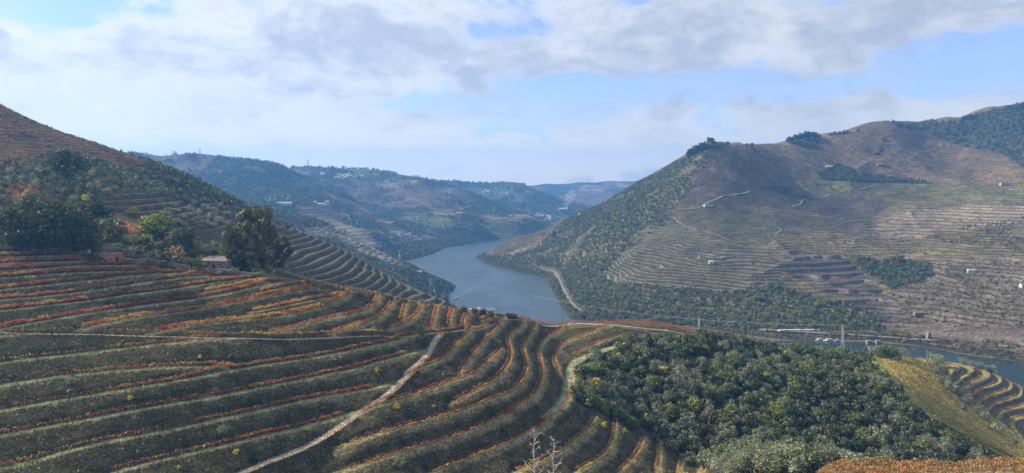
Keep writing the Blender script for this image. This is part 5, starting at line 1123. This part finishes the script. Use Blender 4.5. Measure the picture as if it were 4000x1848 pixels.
for w_, m_, p_ in [(4, grass_road, c4((0,525),(70,510),(130,520),(300,530))), (5, grass_road, c4((610,535),(450,555),(370,580),(215,600),(205,630),(150,650))), (4, M['road'], c4((730,390),(880,350),(930,315),(1060,270))), (4, grass_road, c4((600,530),(760,522),(960,512))),
    (4, grass_road, c4((1200,625),(1300,592),(1380,575),(1480,570))), (5, M['road'], c4((40,770),(75,778),(85,795),(55,812),(0,830))), (4, grass_road, c4((60,750),(160,775),(300,800),(450,822),(650,850),(760,820))), (4, grass_road, c4((860,890),(1000,930),(1150,970),(1360,1020))), (4, M['road'], c4((0,880),(150,905),(250,930),(460,940),(640,965),(820,1000),(1100,1012),(1360,1022),(1587,1030))),
    (4, M['road'], c4((1200,778),(1310,745))), (3.5, M['road'], c4((750,462),(900,430),(1100,392))), (5, M['road'], c4((1235,1048),(1380,1080),(1500,1100),(1560,1115))), (6, M['road'], c4((1510,1150),(1560,1135),(1587,1150))),
    (5, M['road'], c3((1000,555),(1060,610),(1180,640),(1350,700),(1460,712))), (6, grass_road, c3((990,512),(1150,500),(1250,450),(1475,395))), (4, grass_road, c3((575,885),(600,940),(700,965),(900,978),(1100,995),(1250,1015))), (4, M['road'], c3((1250,1015),(1400,1000),(1587,960))),
    (3.5, grass_road, c3((1430,550),(1587,518))), (4, M['road'], c3((500,870),(560,895),(600,890))), (5, M['rail'], [(2030,1050),(2060,1045)])]:
    ribbon('track', G, p_, w_*.75, m_, .4, 1050)
ribbon('railway', G, [(2112,1052),(2140,1056),(2166,1062),(2186,1095),(2204,1138),(2222,1172),(2245,1198),(2277,1220)], 4.5, M['rail'], .9, 1200)
for p_ in [c2((550,450),(575,485),(635,510),(600,522)), c2((820,515),(910,490),(1010,520),(1100,548),(1170,560),(1260,530)), c2((828,690),(832,660),(880,645),(905,615)), c2((430,605),(480,575),(465,560)), c2((240,380),(300,350)), c2((1330,570),(1430,600),(1450,585)), c2((1000,430),(1150,480),(1300,560)), c2((930,600),(1000,570),(1090,600))]:
    ribbon('track', D1, p_, 7, M['road'], 1.2, 1900)
for p_ in [c2((1190,440),(1260,430),(1330,405)), c2((1240,480),(1290,455)), c2((960,355),(1010,380))]: ribbon('track', D2, p_, 8, M['road'], 1.5, 2700)
ribbon('track', Cs, c2((420,605),(480,570),(560,590)), 4, M['road'], .5, 1200)
ribbon('road', Cs, [(1670,1078),(1677,1092),(1684,1112),(1690,1130),(1695,1146)], 9, M['asphalt'], .6, 1200)
ribbon('road', G, [(2965,1291),(3060,1297),(3180,1302),(3300,1308),(3400,1315),(3480,1320),(3560,1327),(3665,1332)], 8, M['road'], 1.0, 1000)
ribbon('road', G, [(3900,1352),(3940,1357),(3958,1360)], 7, M['road'], .8, 950)

def building(name, px, py, sheet, L_, W_, H_, rot, wall, roof, label, cat='building', rise=.28, ymin=0, flat=False, windows=3, group=None, sink=.6, door=False):
    p_ = np.array(sheet) if isinstance(sheet, tuple) else sheet.ray(px, py, None, ymin)
    e = empty(name, (p_[0], p_[1], p_[2]-sink), R(rot), label, cat, group); H = H_+sink
    mb = MB(); mb.box(-L_/2, L_/2, -W_/2, W_/2, 0, H)
    if not flat:
        mb.add([(-L_/2, -W_/2, H), (-L_/2, W_/2, H), (-L_/2, 0, H+W_*rise)], [(0, 2, 1)]); mb.add([(L_/2, -W_/2, H), (L_/2, W_/2, H), (L_/2, 0, H+W_*rise)], [(0, 1, 2)])
    mb.build('wall', wall, e); mb = MB(); ov = .35
    if flat: mb.box(-L_/2-.15, L_/2+.15, -W_/2-.15, W_/2+.15, H+.01, H+.3)
    else:
        for sg in (-1, 1):
            a, b = (-L_/2-ov, sg*(W_/2+ov), H-ov*rise*2), (L_/2+ov, sg*(W_/2+ov), H-ov*rise*2); c, d = (L_/2+ov, 0, H+W_*rise+.05), (-L_/2-ov, 0, H+W_*rise+.05); up_ = lambda v: (v[0], v[1], v[2]+.18)
            mb.add([a, b, c, d, up_(a), up_(b), up_(c), up_(d)], [(0,1,2,3),(7,6,5,4),(0,4,5,1),(1,5,6,2),(2,6,7,3),(3,7,4,0)])
    mb.build('roof', roof, e)
    for i in range(windows):
        x = -L_/2+(i+.5)*L_/windows; mb = MB(); wy = min(1.0, L_/windows*.3)
        if door and i == windows-1: mb.box(x-.55, x+.55, -W_/2-.04, -W_/2+.05, sink, sink+2.1); mb.build('door', M['dark'], e)
        else: mb.box(x-wy/2, x+wy/2, -W_/2-.04, -W_/2+.05, sink+H_*.38, sink+H_*.75); mb.build('window', M['dark'], e)
    return e
# brick shed
p_ = HI(428, 1022, 300); sx_ = p_[1]/F
e = empty('brick_shed', (p_[0]-1.6, p_[1]+3.5, p_[2]-.5), R(-24), 'long low orange brick shed with a sloping brown tile roof above the vineyard', 'shed')
L_, W_, H_ = 12.5, 6.0, 3.5
mb = MB(); z1, z2 = H_+.5, H_+1.35
mb.add([(-L_/2,-W_/2,0),(L_/2,-W_/2,0),(L_/2,W_/2,0),(-L_/2,W_/2,0),(-L_/2,-W_/2,z1),(L_/2,-W_/2,z1),(L_/2,W_/2,z2),(-L_/2,W_/2,z2)], [(3,2,1,0),(0,1,5,4),(1,2,6,5),(2,3,7,6),(3,0,4,7)]); wl = mb.build('wall', M['brick'], e)
for i in range(5): mb = MB(); mb.box(-L_/2+i*L_/4-.12+(0.12 if i == 0 else 0), -L_/2+i*L_/4+.12-(0.12 if i == 4 else 0), -W_/2-.05, -W_/2-.003, 0, z1-.1); mb.build('pillar', M['brick'], wl)
mb = MB(); mb.add([(-L_/2-.3,-W_/2-.4,z1-.02),(L_/2+.3,-W_/2-.4,z1-.02),(L_/2+.3,W_/2+.3,z2+.05),(-L_/2-.3,W_/2+.3,z2+.05),(-L_/2-.3,-W_/2-.4,z1+.15),(L_/2+.3,-W_/2-.4,z1+.15),(L_/2+.3,W_/2+.3,z2+.22),(-L_/2-.3,W_/2+.3,z2+.22)], [(3,2,1,0),(4,5,6,7),(0,1,5,4),(1,2,6,5),(2,3,7,6),(3,0,4,7)]); mb.build('roof', M['tile'], e)
mb = MB(); mb.box(L_/2+.003, L_/2+.06, -1.6, .1, .5, 2.9); mb.build('door', M['dark'], e)
mb = MB(); mb.box(4.2, 5.1, -W_/2-.06, -W_/2-.01, 1.6, 2.6); mb.build('window', M['dark'], e)
p2_ = HI(342, 990, 300); mb = MB(); mb.bar((0, 0, -.3), (0, 0, 2.1), 1.0, 1.0, 12); mb.bar((0, 0, 2.1), (0, 0, 2.35), 1.0, .3, 12); tag(mb.build('water_tank', M['white'], None, p2_+[0, 1, 0]), 'small pale round tank at the left end of the brick shed', 'tank')
# stone house with a hipped roof
p_ = HI(836, 1046, 390); e = empty('stone_house', (p_[0], p_[1]+4, p_[2]-.8), R(-8), 'old stone house with a lichened hipped tile roof beside the gum trees', 'house')
L_, W_, H_ = 17.5, 9.5, 3.9
mb = MB(); mb.box(-L_/2, L_/2, -W_/2, W_/2, 0, H_+.8); wl = mb.build('wall', M['stone'], e); mb = MB(); a = .45; zt = H_+.78
mb.add([(-L_/2-a,-W_/2-a,zt),(L_/2+a,-W_/2-a,zt),(L_/2+a,W_/2+a,zt),(-L_/2-a,W_/2+a,zt),(-L_/2+W_*.45,0,zt+2.3),(L_/2-W_*.45,0,zt+2.3)], [(3,2,1,0),(0,1,5,4),(1,2,5),(2,3,4,5),(3,0,4)]); rf = mb.build('roof', M['tile_grey'], e)
mb = MB(); [mb.bar(q, w_, .16, .16, 5) for q, w_ in (((-L_/2-a,-W_/2-a,zt+.05),(-L_/2+W_*.45,0,zt+2.35)),((L_/2+a,-W_/2-a,zt+.05),(L_/2-W_*.45,0,zt+2.35)),((-L_/2+W_*.45,0,zt+2.35),(L_/2-W_*.45,0,zt+2.35)))]; mb.build('ridge_tiles', M['tile'], rf)
for x in (-5.5, 4.6): mb = MB(); mb.box(x-.4, x+.4, -W_/2-.05, -W_/2+.05, 2.2, 3.4); mb.build('window', M['dark'], e)
mb = MB(); mb.box(.2, 1.3, -W_/2-.05, -W_/2+.05, .6, 2.8); mb.build('door', M['dark'], e)
# dry stone wall along the top of the vineyard
def stone_wall(pts, hgt, label, ymin=330, thick=.6):
    P3 = np.array([HI(x, y, ymin) for x, y in pts]); s = np.r_[0, np.cumsum(np.linalg.norm(np.diff(P3[:, :2], axis=0), axis=1))]; q = np.linspace(0, s[-1], int(s[-1]/2)+2); X = np.interp(q, s, P3[:, 0]); Y = np.interp(q, s, P3[:, 1]); Z_ = A.z(X, Y); o0 = np.array((X[0], Y[0], Z_[0]))
    e = empty('stone_wall', tuple(o0), 0, label, 'wall'); e['kind'] = 'thing'; r = random.Random(len(pts)); mb = MB(); cp = MB(); prev = None
    for i in range(len(q)-1):
        a, b = Vector((X[i], Y[i], Z_[i]))-Vector(o0), Vector((X[i+1], Y[i+1], Z_[i+1]))-Vector(o0); d = (b-a).normalized(); n = Vector((-d.y, d.x, 0))*thick/2; h = hgt*r.uniform(.82, 1.12); dn = Vector((0, 0, 1))
        mb.add([a-n-dn, b-n-dn, b+n-dn, a+n-dn, a-n+dn*h, b-n+dn*h, b+n+dn*h, a+n+dn*h], [(3,2,1,0),(4,5,6,7),(0,1,5,4),(1,2,6,5),(2,3,7,6),(3,0,4,7)])
        n2 = n*1.25; cp.add([a-n2+dn*(h+.01), b-n2+dn*(h+.01), b+n2+dn*(h+.01), a+n2+dn*(h+.01), a-n2+dn*(h+.2), b-n2+dn*(h+.2), b+n2+dn*(h+.2), a+n2+dn*(h+.2)], [(3,2,1,0),(4,5,6,7),(0,1,5,4),(1,2,6,5),(2,3,7,6),(3,0,4,7)])
    mb.build('masonry', M['stone'], e)['kind'] = 'stuff'; cp.build('coping', M['stone_lit'], e)['kind'] = 'stuff'
stone_wall([(-40,972),(60,972),(170,982),(345,992)], 1.5, 'low rough stone wall at the left, before the dark trees')
stone_wall([(484,1022),(570,1028),(660,1037),(700,1046),(745,1056)], 2.0, 'dry stone wall right of the brick shed')
stone_wall([(752,1052),(783,1064),(900,1066),(960,1076),(1029,1086),(1116,1098),(1166,1106)], 1.6, 'long dry stone wall with pale capstones below the stone house and gums')

# ridge buildings by the river, utility poles
building('riverside_shed', 1856, 1228, (ph(1856, 560, 240-522/F*560)), 7, 5, 3, 20, M['white'], M['metal'], 'low shed with a pale metal roof showing over the vineyard ridge', 'shed', .15, windows=1)
building('blue_roofed_shed', 1918, 1234, (ph(1916, 555, 240-528/F*555)), 8, 6, 3.2, -15, M['white'], M['blue'], 'little building with a blue roof showing over the vineyard ridge', 'shed', .25, windows=2)
def pole(px, y0, y1, Y, label, arm=True):
    s_ = Y/F; z0 = EYE-(y0-HOR)*s_; zt = EYE-(y1-HOR)*s_; mb = MB(); mb.bar((0, 0, -6), (0, 0, zt-z0), .15, .1, 6)
    if arm: mb.bar((-.8, 0, zt-z0-.5), (.8, 0, zt-z0-.5), .07, .07, 4)
    tag(mb.build('utility_pole', M['post'], None, ph(px, Y, z0)), label, 'pole')
pole(1896, 1226, 1190, 530, 'wooden utility pole beside the blue roof on the ridge'); pole(2197, 1252, 1211, 552, 'wooden utility pole on the ridge above the yellow-green bush'); pole(2541, 1285, 1240, 570, 'utility pole at the far red vines', False)
pole(3312, 1420, 1328, 600, 'thin dark pole right of the lattice pylon', False); pole(3208, 1350, 1325, 640, 'short dark pole left of the lattice pylon', False); pole(2336, 1655, 1622, 405, 'wooden end post at the top of a short terrace', False)
pole(1512, 1320, 1294, 372, 'wooden post on the level path', False); pole(2356, 1656, 1620, 402, 'pale end post beside the golden rows', False); pole(1853, 1600, 1580, 352, 'concrete post among the lower rows', False); pole(1715, 1730, 1708, 330, 'concrete post in the lowest long row', False)
def lattice(px, py, top, Y, label, wpx, z0=None, mat='metal', name='lattice_pylon', r_=.13, arms=3, wide=None):
    s_ = Y/F; z0 = EYE-(py-HOR)*s_ if z0 is None else z0; h = EYE-(top-HOR)*s_-z0; w0 = wpx*s_/2; w1 = w0*.38; e = empty(name, ph(px, Y, z0), 0, label, 'pylon')
    cor = lambda i, t_: Vector(((w0+(w1-w0)*t_)*(1 if i in (0, 3) else -1), (w0+(w1-w0)*t_)*(1 if i < 2 else -1), h*t_))
    for i in range(4): mb = MB(); mb.bar(cor(i, 0), cor(i, 1), r_, r_*.7, 4); mb.build('leg', M[mat], e)
    mb = MB(); n = max(6, int(h/2.6))
    for j in range(n):
        for i in range(4): mb.bar(cor(i, j/n), cor((i+1) % 4, (j+1)/n), r_*.55, r_*.55, 3); mb.bar(cor((i+1) % 4, j/n), cor(i, (j+1)/n), r_*.55, r_*.55, 3)
    mb.build('bracing', M[mat], e)['kind'] = 'stuff'
    aw = wide or h*.11
    for j in range(arms): mb = MB(); z = h*(1-.055*j*(1 if h < 40 else 2)); mb.bar((-aw, 0, z), (aw, 0, z), r_*.9, r_*.9, 4); mb.build('crossarm', M[mat], e)
    return e
py_z0 = float(A.z((3292-2000)/F*640, 640)); lattice(3292, 0, 1268, 640, 'white steel lattice pylon rising over the ravine crest', 11, py_z0, 'white', r_=.075, arms=2, wide=1.6)
lattice(2731, 1296, 1243, 610, 'short white lattice pylon at the right end of the ridge track', 9, None, 'white', r_=.09, arms=1, wide=1.4)
def cable(a, b, sag, label, r_=.05):
    a, b = Vector(a), Vector(b); mb = MB(); pts = [a.lerp(b, t/14)-a+Vector((0, 0, -sag*4*(t/14)*(1-t/14))) for t in range(15)]; mb.tube(pts, [r_]*15, 3); tag(mb.build('power_cable', M['wire'], None, a), label, 'cable')
tp = pt(3292, 1270, 640); cable(tp, pt(2731, 1246, 610), 2.2, 'upper cable from the lattice pylon to the short pylon'); cable(pt(3292, 1276, 641), pt(2731, 1250, 611), 3.2, 'lower cable between the two pylons')
cable(tp, pt(2060, 1150, 900), 9, 'long pale cable running left from the tall pylon over the river bank'); cable(tp, pt(4150, 1500, 930), 6, 'upper cable falling to the right of the tall pylon'); cable(pt(3292, 1278, 640), pt(4150, 1530, 900), 8, 'lower cable falling to the right of the tall pylon'); cable(pt(3292, 1275, 640), pt(3700, 1335, 1040), 3, 'cable from the tall pylon to the far bank')
# debris heap by the wood and white things
p_ = HI(2570, 1312); mb = MB(); r = random.Random(5)
for i in range(46):
    x, y = r.uniform(-5.5, 5.5), r.uniform(-2.5, 2.5); z = r.uniform(0, 1.3); a = r.uniform(0, 3); mb.bar((x, y, z), (x+math.cos(a)*r.uniform(.6, 1.8), y+math.sin(a), z+r.uniform(-.2, .3)), r.uniform(.12, .35), None, 4)
tag(mb.build('rubble_heap', M['white'], None, p_+[0, 0, .3]), 'heap of whitish rubble and boards at the edge of the wood', 'rubble', None, 'stuff')
for px, py, m_, l in ((2422, 1350, plain('turquoise_sheet', (.12, .42, .36)), 'small turquoise sheet lying by the grassy track'), (2440, 1344, M['white'], 'small white object beside the turquoise sheet')):
    p_ = HI(px, py, 480); mb = MB(); mb.add([(-1.2, -.6, .1), (1.1, -.8, .15), (1.3, .7, .5), (-1, .6, .4), (-.1, 0, .9)], [(0, 1, 4), (1, 2, 4), (2, 3, 4), (3, 0, 4)]); tag(mb.build('tarpaulin', m_, None, p_), l, 'tarpaulin')

# boats
def boat(px, py, L_, rot, label, cabin=True, col='white'):
    Y = EYE*F/(py-HOR); e = empty('boat', ph(px, Y, 0), R(rot), label, 'boat'); B_ = L_*.28; mb = MB()
    st = [(-.5, .85), (-.2, 1), (.15, .95), (.36, .6), (.5, .04)]; lo = [(L_*x, B_/2*w_*.7, -.2) for x, w_ in st]; hi_ = [(L_*x, B_/2*w_, L_*.07+max(0, x)*L_*.05) for x, w_ in st]; vs = []; n = len(st)
    for (x, y, z), (X, Yy, Z_) in zip(lo, hi_): vs += [(x, -y, z), (x, y, z), (X, -Yy, Z_), (X, Yy, Z_)]
    fs = []
    for i in range(n-1): a, b = i*4, i*4+4; fs += [(a, b, b+2, a+2), (a+1, a+3, b+3, b+1), (a+2, b+2, b+3, a+3)]
    fs += [(0, 2, 3, 1)]; mb.add(vs, fs); mb.build('hull', M[col], e)
    if cabin:
        mb = MB(); mb.box(-L_*.28, L_*.2, -B_*.34, B_*.34, L_*.07, L_*.17); c = mb.build('cabin', M['white'], e); mb = MB(); mb.box(-L_*.26, L_*.205, -B_*.345, B_*.345, L_*.115, L_*.15); mb.build('windows', M['glass'], c)
        mb = MB(); mb.box(-L_*.3, L_*.12, -B_*.36, B_*.36, L_*.172, L_*.186); mb.build('roof', M['white'], e); mb = MB(); mb.bar((-L_*.1, 0, L_*.18), (-L_*.1, 0, L_*.28), .07, .04, 4); mb.build('mast', M['metal'], e)
    return e
boat(1780, 1168, 15, -118, 'small white cruise boat under way on the river, trailing a wake')
Yb = EYE*F/(1166-HOR); b0 = np.array(((1780-2000)/F*Yb, Yb)); V = []; Fc = []
for sgn, tgt in ((1, (1872, 1112)), (-1, (1800, 1120)), (1, (1740, 1160)), (1, (1835, 1159))):
    Y2 = EYE*F/(tgt[1]-HOR); b1 = np.array(((tgt[0]-2000)/F*Y2, Y2)); 
    if tgt[0] in (1740, 1835): b1 = b0+(b1-b0)*.75
    d = (b1-b0); n = np.array((-d[1], d[0]))/np.linalg.norm(d); k = len(V); w0, w1 = (1.2, 3.2) if tgt[0] == 1872 else (1.2, 2.2)
    if tgt[0] == 1800: continue
    V += [(*(b0-n*w0), .02), (*(b0+n*w0), .02), (*(b1+n*w1), .02), (*(b1-n*w1), .02)]; Fc.append((k, k+1, k+2, k+3))
obj_np('wake', V, Fc, M['foam'])['kind'] = 'stuff'
boat(3205, 1331, 17, 8, 'white moored boat at the left of the far quay'); boat(3243, 1333, 20, 5, 'longer white moored boat at the middle of the far quay', True); boat(3272, 1334, 14, 4, 'white and blue moored boat at the right end of the far quay')
Yq = EYE*F/(1329-HOR)
mb = MB(); x0, x1 = (3050-2000)/F*Yq, (3285-2000)/F*Yq; mb.box(x0, x1, Yq+6, Yq+9, -1, .8); tag(mb.build('quay', M['concrete'], None), 'long pale quay on the far bank where boats are moored', 'quay')
for px, l in ((3393, 'left of two square stone piers standing in the far water'), (3429, 'right of two square stone piers standing in the far water')):
    Y = EYE*F/(1342-HOR); s_ = Y/F; mb = MB(); mb.box(-16/2*s_, 16/2*s_, -3, 3, -2, 11*s_); mb.box(-18/2*s_, 18/2*s_, -3.4, 3.4, 11*s_+.01, 12.5*s_); tag(mb.build('stone_pier', M['stone'], None, ph(px, Y, 0)), l, 'pier')
# long pale roofs by the far road
for px, py, L_, l in ((3120, 1292, 62, 'long low white roof by the far riverside road'),): building('station_building', px, py, G, L_, 6, 1.6, 2, M['concrete'], M['concrete'], l, 'building', .1, 1040, windows=8)
# upright rock slab at the portal
p_ = G.ray(3632, 1326, None, 1000); mb = MB(); mb.add([(-4, 0, -1), (3, 0, -1), (2, 0, 9), (-1, 0, 11), (-4, 5, -1), (3, 5, -1), (2, 5, 8), (-1, 5, 10)], [(0, 1, 2, 3), (7, 6, 5, 4), (0, 4, 5, 1), (1, 5, 6, 2), (2, 6, 7, 3), (3, 7, 4, 0)]); tag(mb.build('rock_slab', M['stone'], None, p_), 'pale upright rock slab beside the far road', 'rock')

# far buildings
for i, (nm, px, py, s, L_, W_, H_, rot, wm, rm, l, c, wn, ym) in enumerate([
 ('ruined_house', 2768, 808, G, 22, 10, 6.0, 5, 'stone_lit', 'stone', 'roofless stone ruin beside the bright grass track on the right hill', 'ruin', 4, 1300),
 ('white_hut', 2778, 1030, G, 8.5, 6, 4.2, 0, 'white', 'white', 'small white hut amid the striped triangular vineyard', 'hut', 1, 1200), ('white_hut', 2262, 845, G, 7, 5, 7, 0, 'white', 'white', 'tiny white tower hut on the left shoulder of the right hill', 'hut', 1, 1500),
 ('stone_hut', 3440, 648, G, 22, 9, 5, 0, 'stone', 'tile', 'dark stone hut below the line of trees in the brown vineyard', 'hut', 2, 1800), ('farmhouse', 3925, 724, G, 26, 9, 6, 0, 'stone_lit', 'tile_grey', 'low stone farmhouse at the right edge of the upper slope', 'house', 4, 1600),
 ('white_building', 3240, 655, G, 24, 9, 4, 15, 'white', 'white', 'white walled yard above the belt of trees on the right hill', 'building', 2, 1800), ('white_shed', 3795, 1064, G, 14, 7, 4, -8, 'white', 'metal', 'white roofed shed on the lower right slope', 'shed', 2, 1150),
 ('white_house', 3998, 1128, G, 10, 8, 7, 0, 'white', 'tile', 'white house at the right frame edge', 'house', 2, 1050), ('white_house', 3310, 516, G, 12, 8, 4, 0, 'white', 'white', 'tiny white building on the skyline of the right hill', 'house', 1, 1900),
 ('stone_hut', 3590, 1230, G, 16, 7, 4, 0, 'stone', 'tile', 'small pale stone building on the lowest walled terraces', 'hut', 2, 1080),
 ('farm_shed', 1110, 802, D1, 50, 14, 7, 0, 'white', 'metal', 'long white farm shed on the hazy middle hill', 'shed', 9, 2000), ('farmhouse', 1255, 806, D1, 32, 14, 8, 5, 'white', 'red_tile', 'white farmhouse with a red roof on the hazy middle hill', 'house', 5, 2000),
 ('farmhouse', 1278, 801, D1, 12, 12, 12, 5, 'white', 'red_tile', 'small tower house beside the red-roofed farmhouse', 'house', 1, 2000), ('farmhouse', 1229, 795, D1, 12, 9, 6, 0, 'white', 'metal', 'small white house just left of the red-roofed farmhouse', 'house', 1, 2000),
 ('manor_house', 1655, 847, D1, 40, 14, 9, -5, 'white', 'red_tile', 'wide manor house with a red roof among fields by the river bend', 'house', 6, 2100), ('manor_house', 1634, 843, D1, 16, 12, 9, 0, 'white', 'tile', 'smaller house left of the red-roofed manor house', 'house', 2, 2100),
 ('riverside_house', 1700, 1066, Cs, 11, 8, 6, 20, 'white', 'red_tile', 'small white house by the jetty below the dark spur', 'house', 2, 1400), ('riverside_house', 1726, 1080, Cs, 9, 6, 4, -20, 'white', 'red_tile', 'red roofed boathouse at the tip of the little jetty', 'house', 1, 1400),
 ('riverside_house', 1638, 1070, Cs, 14, 8, 5, 10, 'white', 'red_tile', 'red roofed house beside the riverside road', 'house', 2, 1300),
 ('smoking_farm', 2200, 822, Eh, 50, 18, 10, 0, 'white', 'white', 'white buildings in the far valley where smoke rises', 'building', 5, 3800), ('white_house', 2048, 848, Eh, 12, 10, 22, 0, 'white', 'white', 'slim white chapel low in the far valley', 'chapel', 1, 3800),
 ('quarry_house', 1795, 838, D2, 26, 12, 7, 0, 'white', 'red_tile', 'pale building on the second hill above the river bend', 'house', 3, 2900)]):
    building(nm, px, py, s, L_, W_, H_, rot, M[wm], M[rm], l, c, .3, ym, wm == 'stone_lit' and nm == 'ruined_house', wn)
r = random.Random(12)
vil = [(1312,696),(1322,692),(1330,687),(1336,692),(1342,688),(1348,694),(1352,685),(1358,690),(1363,684),(1325,698),(1345,697),(1370,691),(1337,699),(1320,684),(1416,692),(1409,689),(1262,683),(1256,681)]
for i, (px, py) in enumerate(vil): building('village_house', px, py+2, D2, r.uniform(11, 20), 9, r.uniform(6, 10), r.uniform(-30, 30), M['white'], M['red_tile' if i % 3 == 0 else 'white'], 'small white house of the hazy hilltop village', 'house', .3, 3000, False, 2, 'houses of the hilltop village')
vil2 = [(2086,845),(2094,846),(2102,843),(2110,847),(2118,846),(2140,853),(2148,850),(2132,862),(2000,742),(1985,755),(1935,740),(1890,752),(1900,745),(1908,748),(2150,858),(2142,847)]
for i, (px, py) in enumerate(vil2): building('village_house', px, py+2, Eh, r.uniform(14, 26), 11, r.uniform(7, 12), r.uniform(-30, 30), M['white'], M['red_tile' if i % 2 else 'white'], 'small white house of the village in the far valley', 'house', .3, 3900, False, 2, 'houses of the far valley village')
for px, py, tp_, l, s, Y in [(680,614,588,'first lattice power tower from the left on the hazy skyline',D1,3000),(687,614,592,'second power tower from the left, close to the first',D1,3060),(781,612,582,'tall power tower alone on the hazy skyline',D1,3100),(865,626,607,'small power tower on the falling skyline',D1,3150),(735,614,598,'small tower among skyline trees',D1,3080),
    (1107,668,640,'power tower where the first and second hills cross',D2,3800),(1148,664,644,'faint power tower on the second hill',D2,3820),(1203,660,626,'tall power tower on the second hill',D2,3850),(1254,661,648,'small faint tower on the second hill',D2,3880)]:
    lattice(px, py, tp_, Y, l, 6, None, 'metal', 'power_tower', .35, 2, 7)
lattice(1560, 1030, 980, 1740, 'power tower on the river spur', 6, None, 'metal', 'power_tower', .2, 2, 4); lattice(1228, 896, 866, 1900, 'thin power tower above the pale terraces', 5, None, 'metal', 'power_tower', .2, 2, 4)

# thin smoke over the far farm
m, t, out = new_mat('smoke'); pv = t.node('ShaderNodeVolumePrincipled'); pv.inputs['Color'].default_value = (.85, .88, .95, 1); pv.inputs['Density'].default_value = .006; t.set(out.inputs['Volume'], pv.outputs[0])
ps = Eh.ray(2207, 820, None, 3900); mb = MB(); mb.tube([Vector((0, 0, 0)), Vector((12, 0, 45)), Vector((38, 10, 85)), Vector((50, 10, 120))], [8, 26, 34, 12], 12); tag(mb.build('smoke', m, None, ps), 'thin plume of white smoke rising in the far valley', kind='stuff')
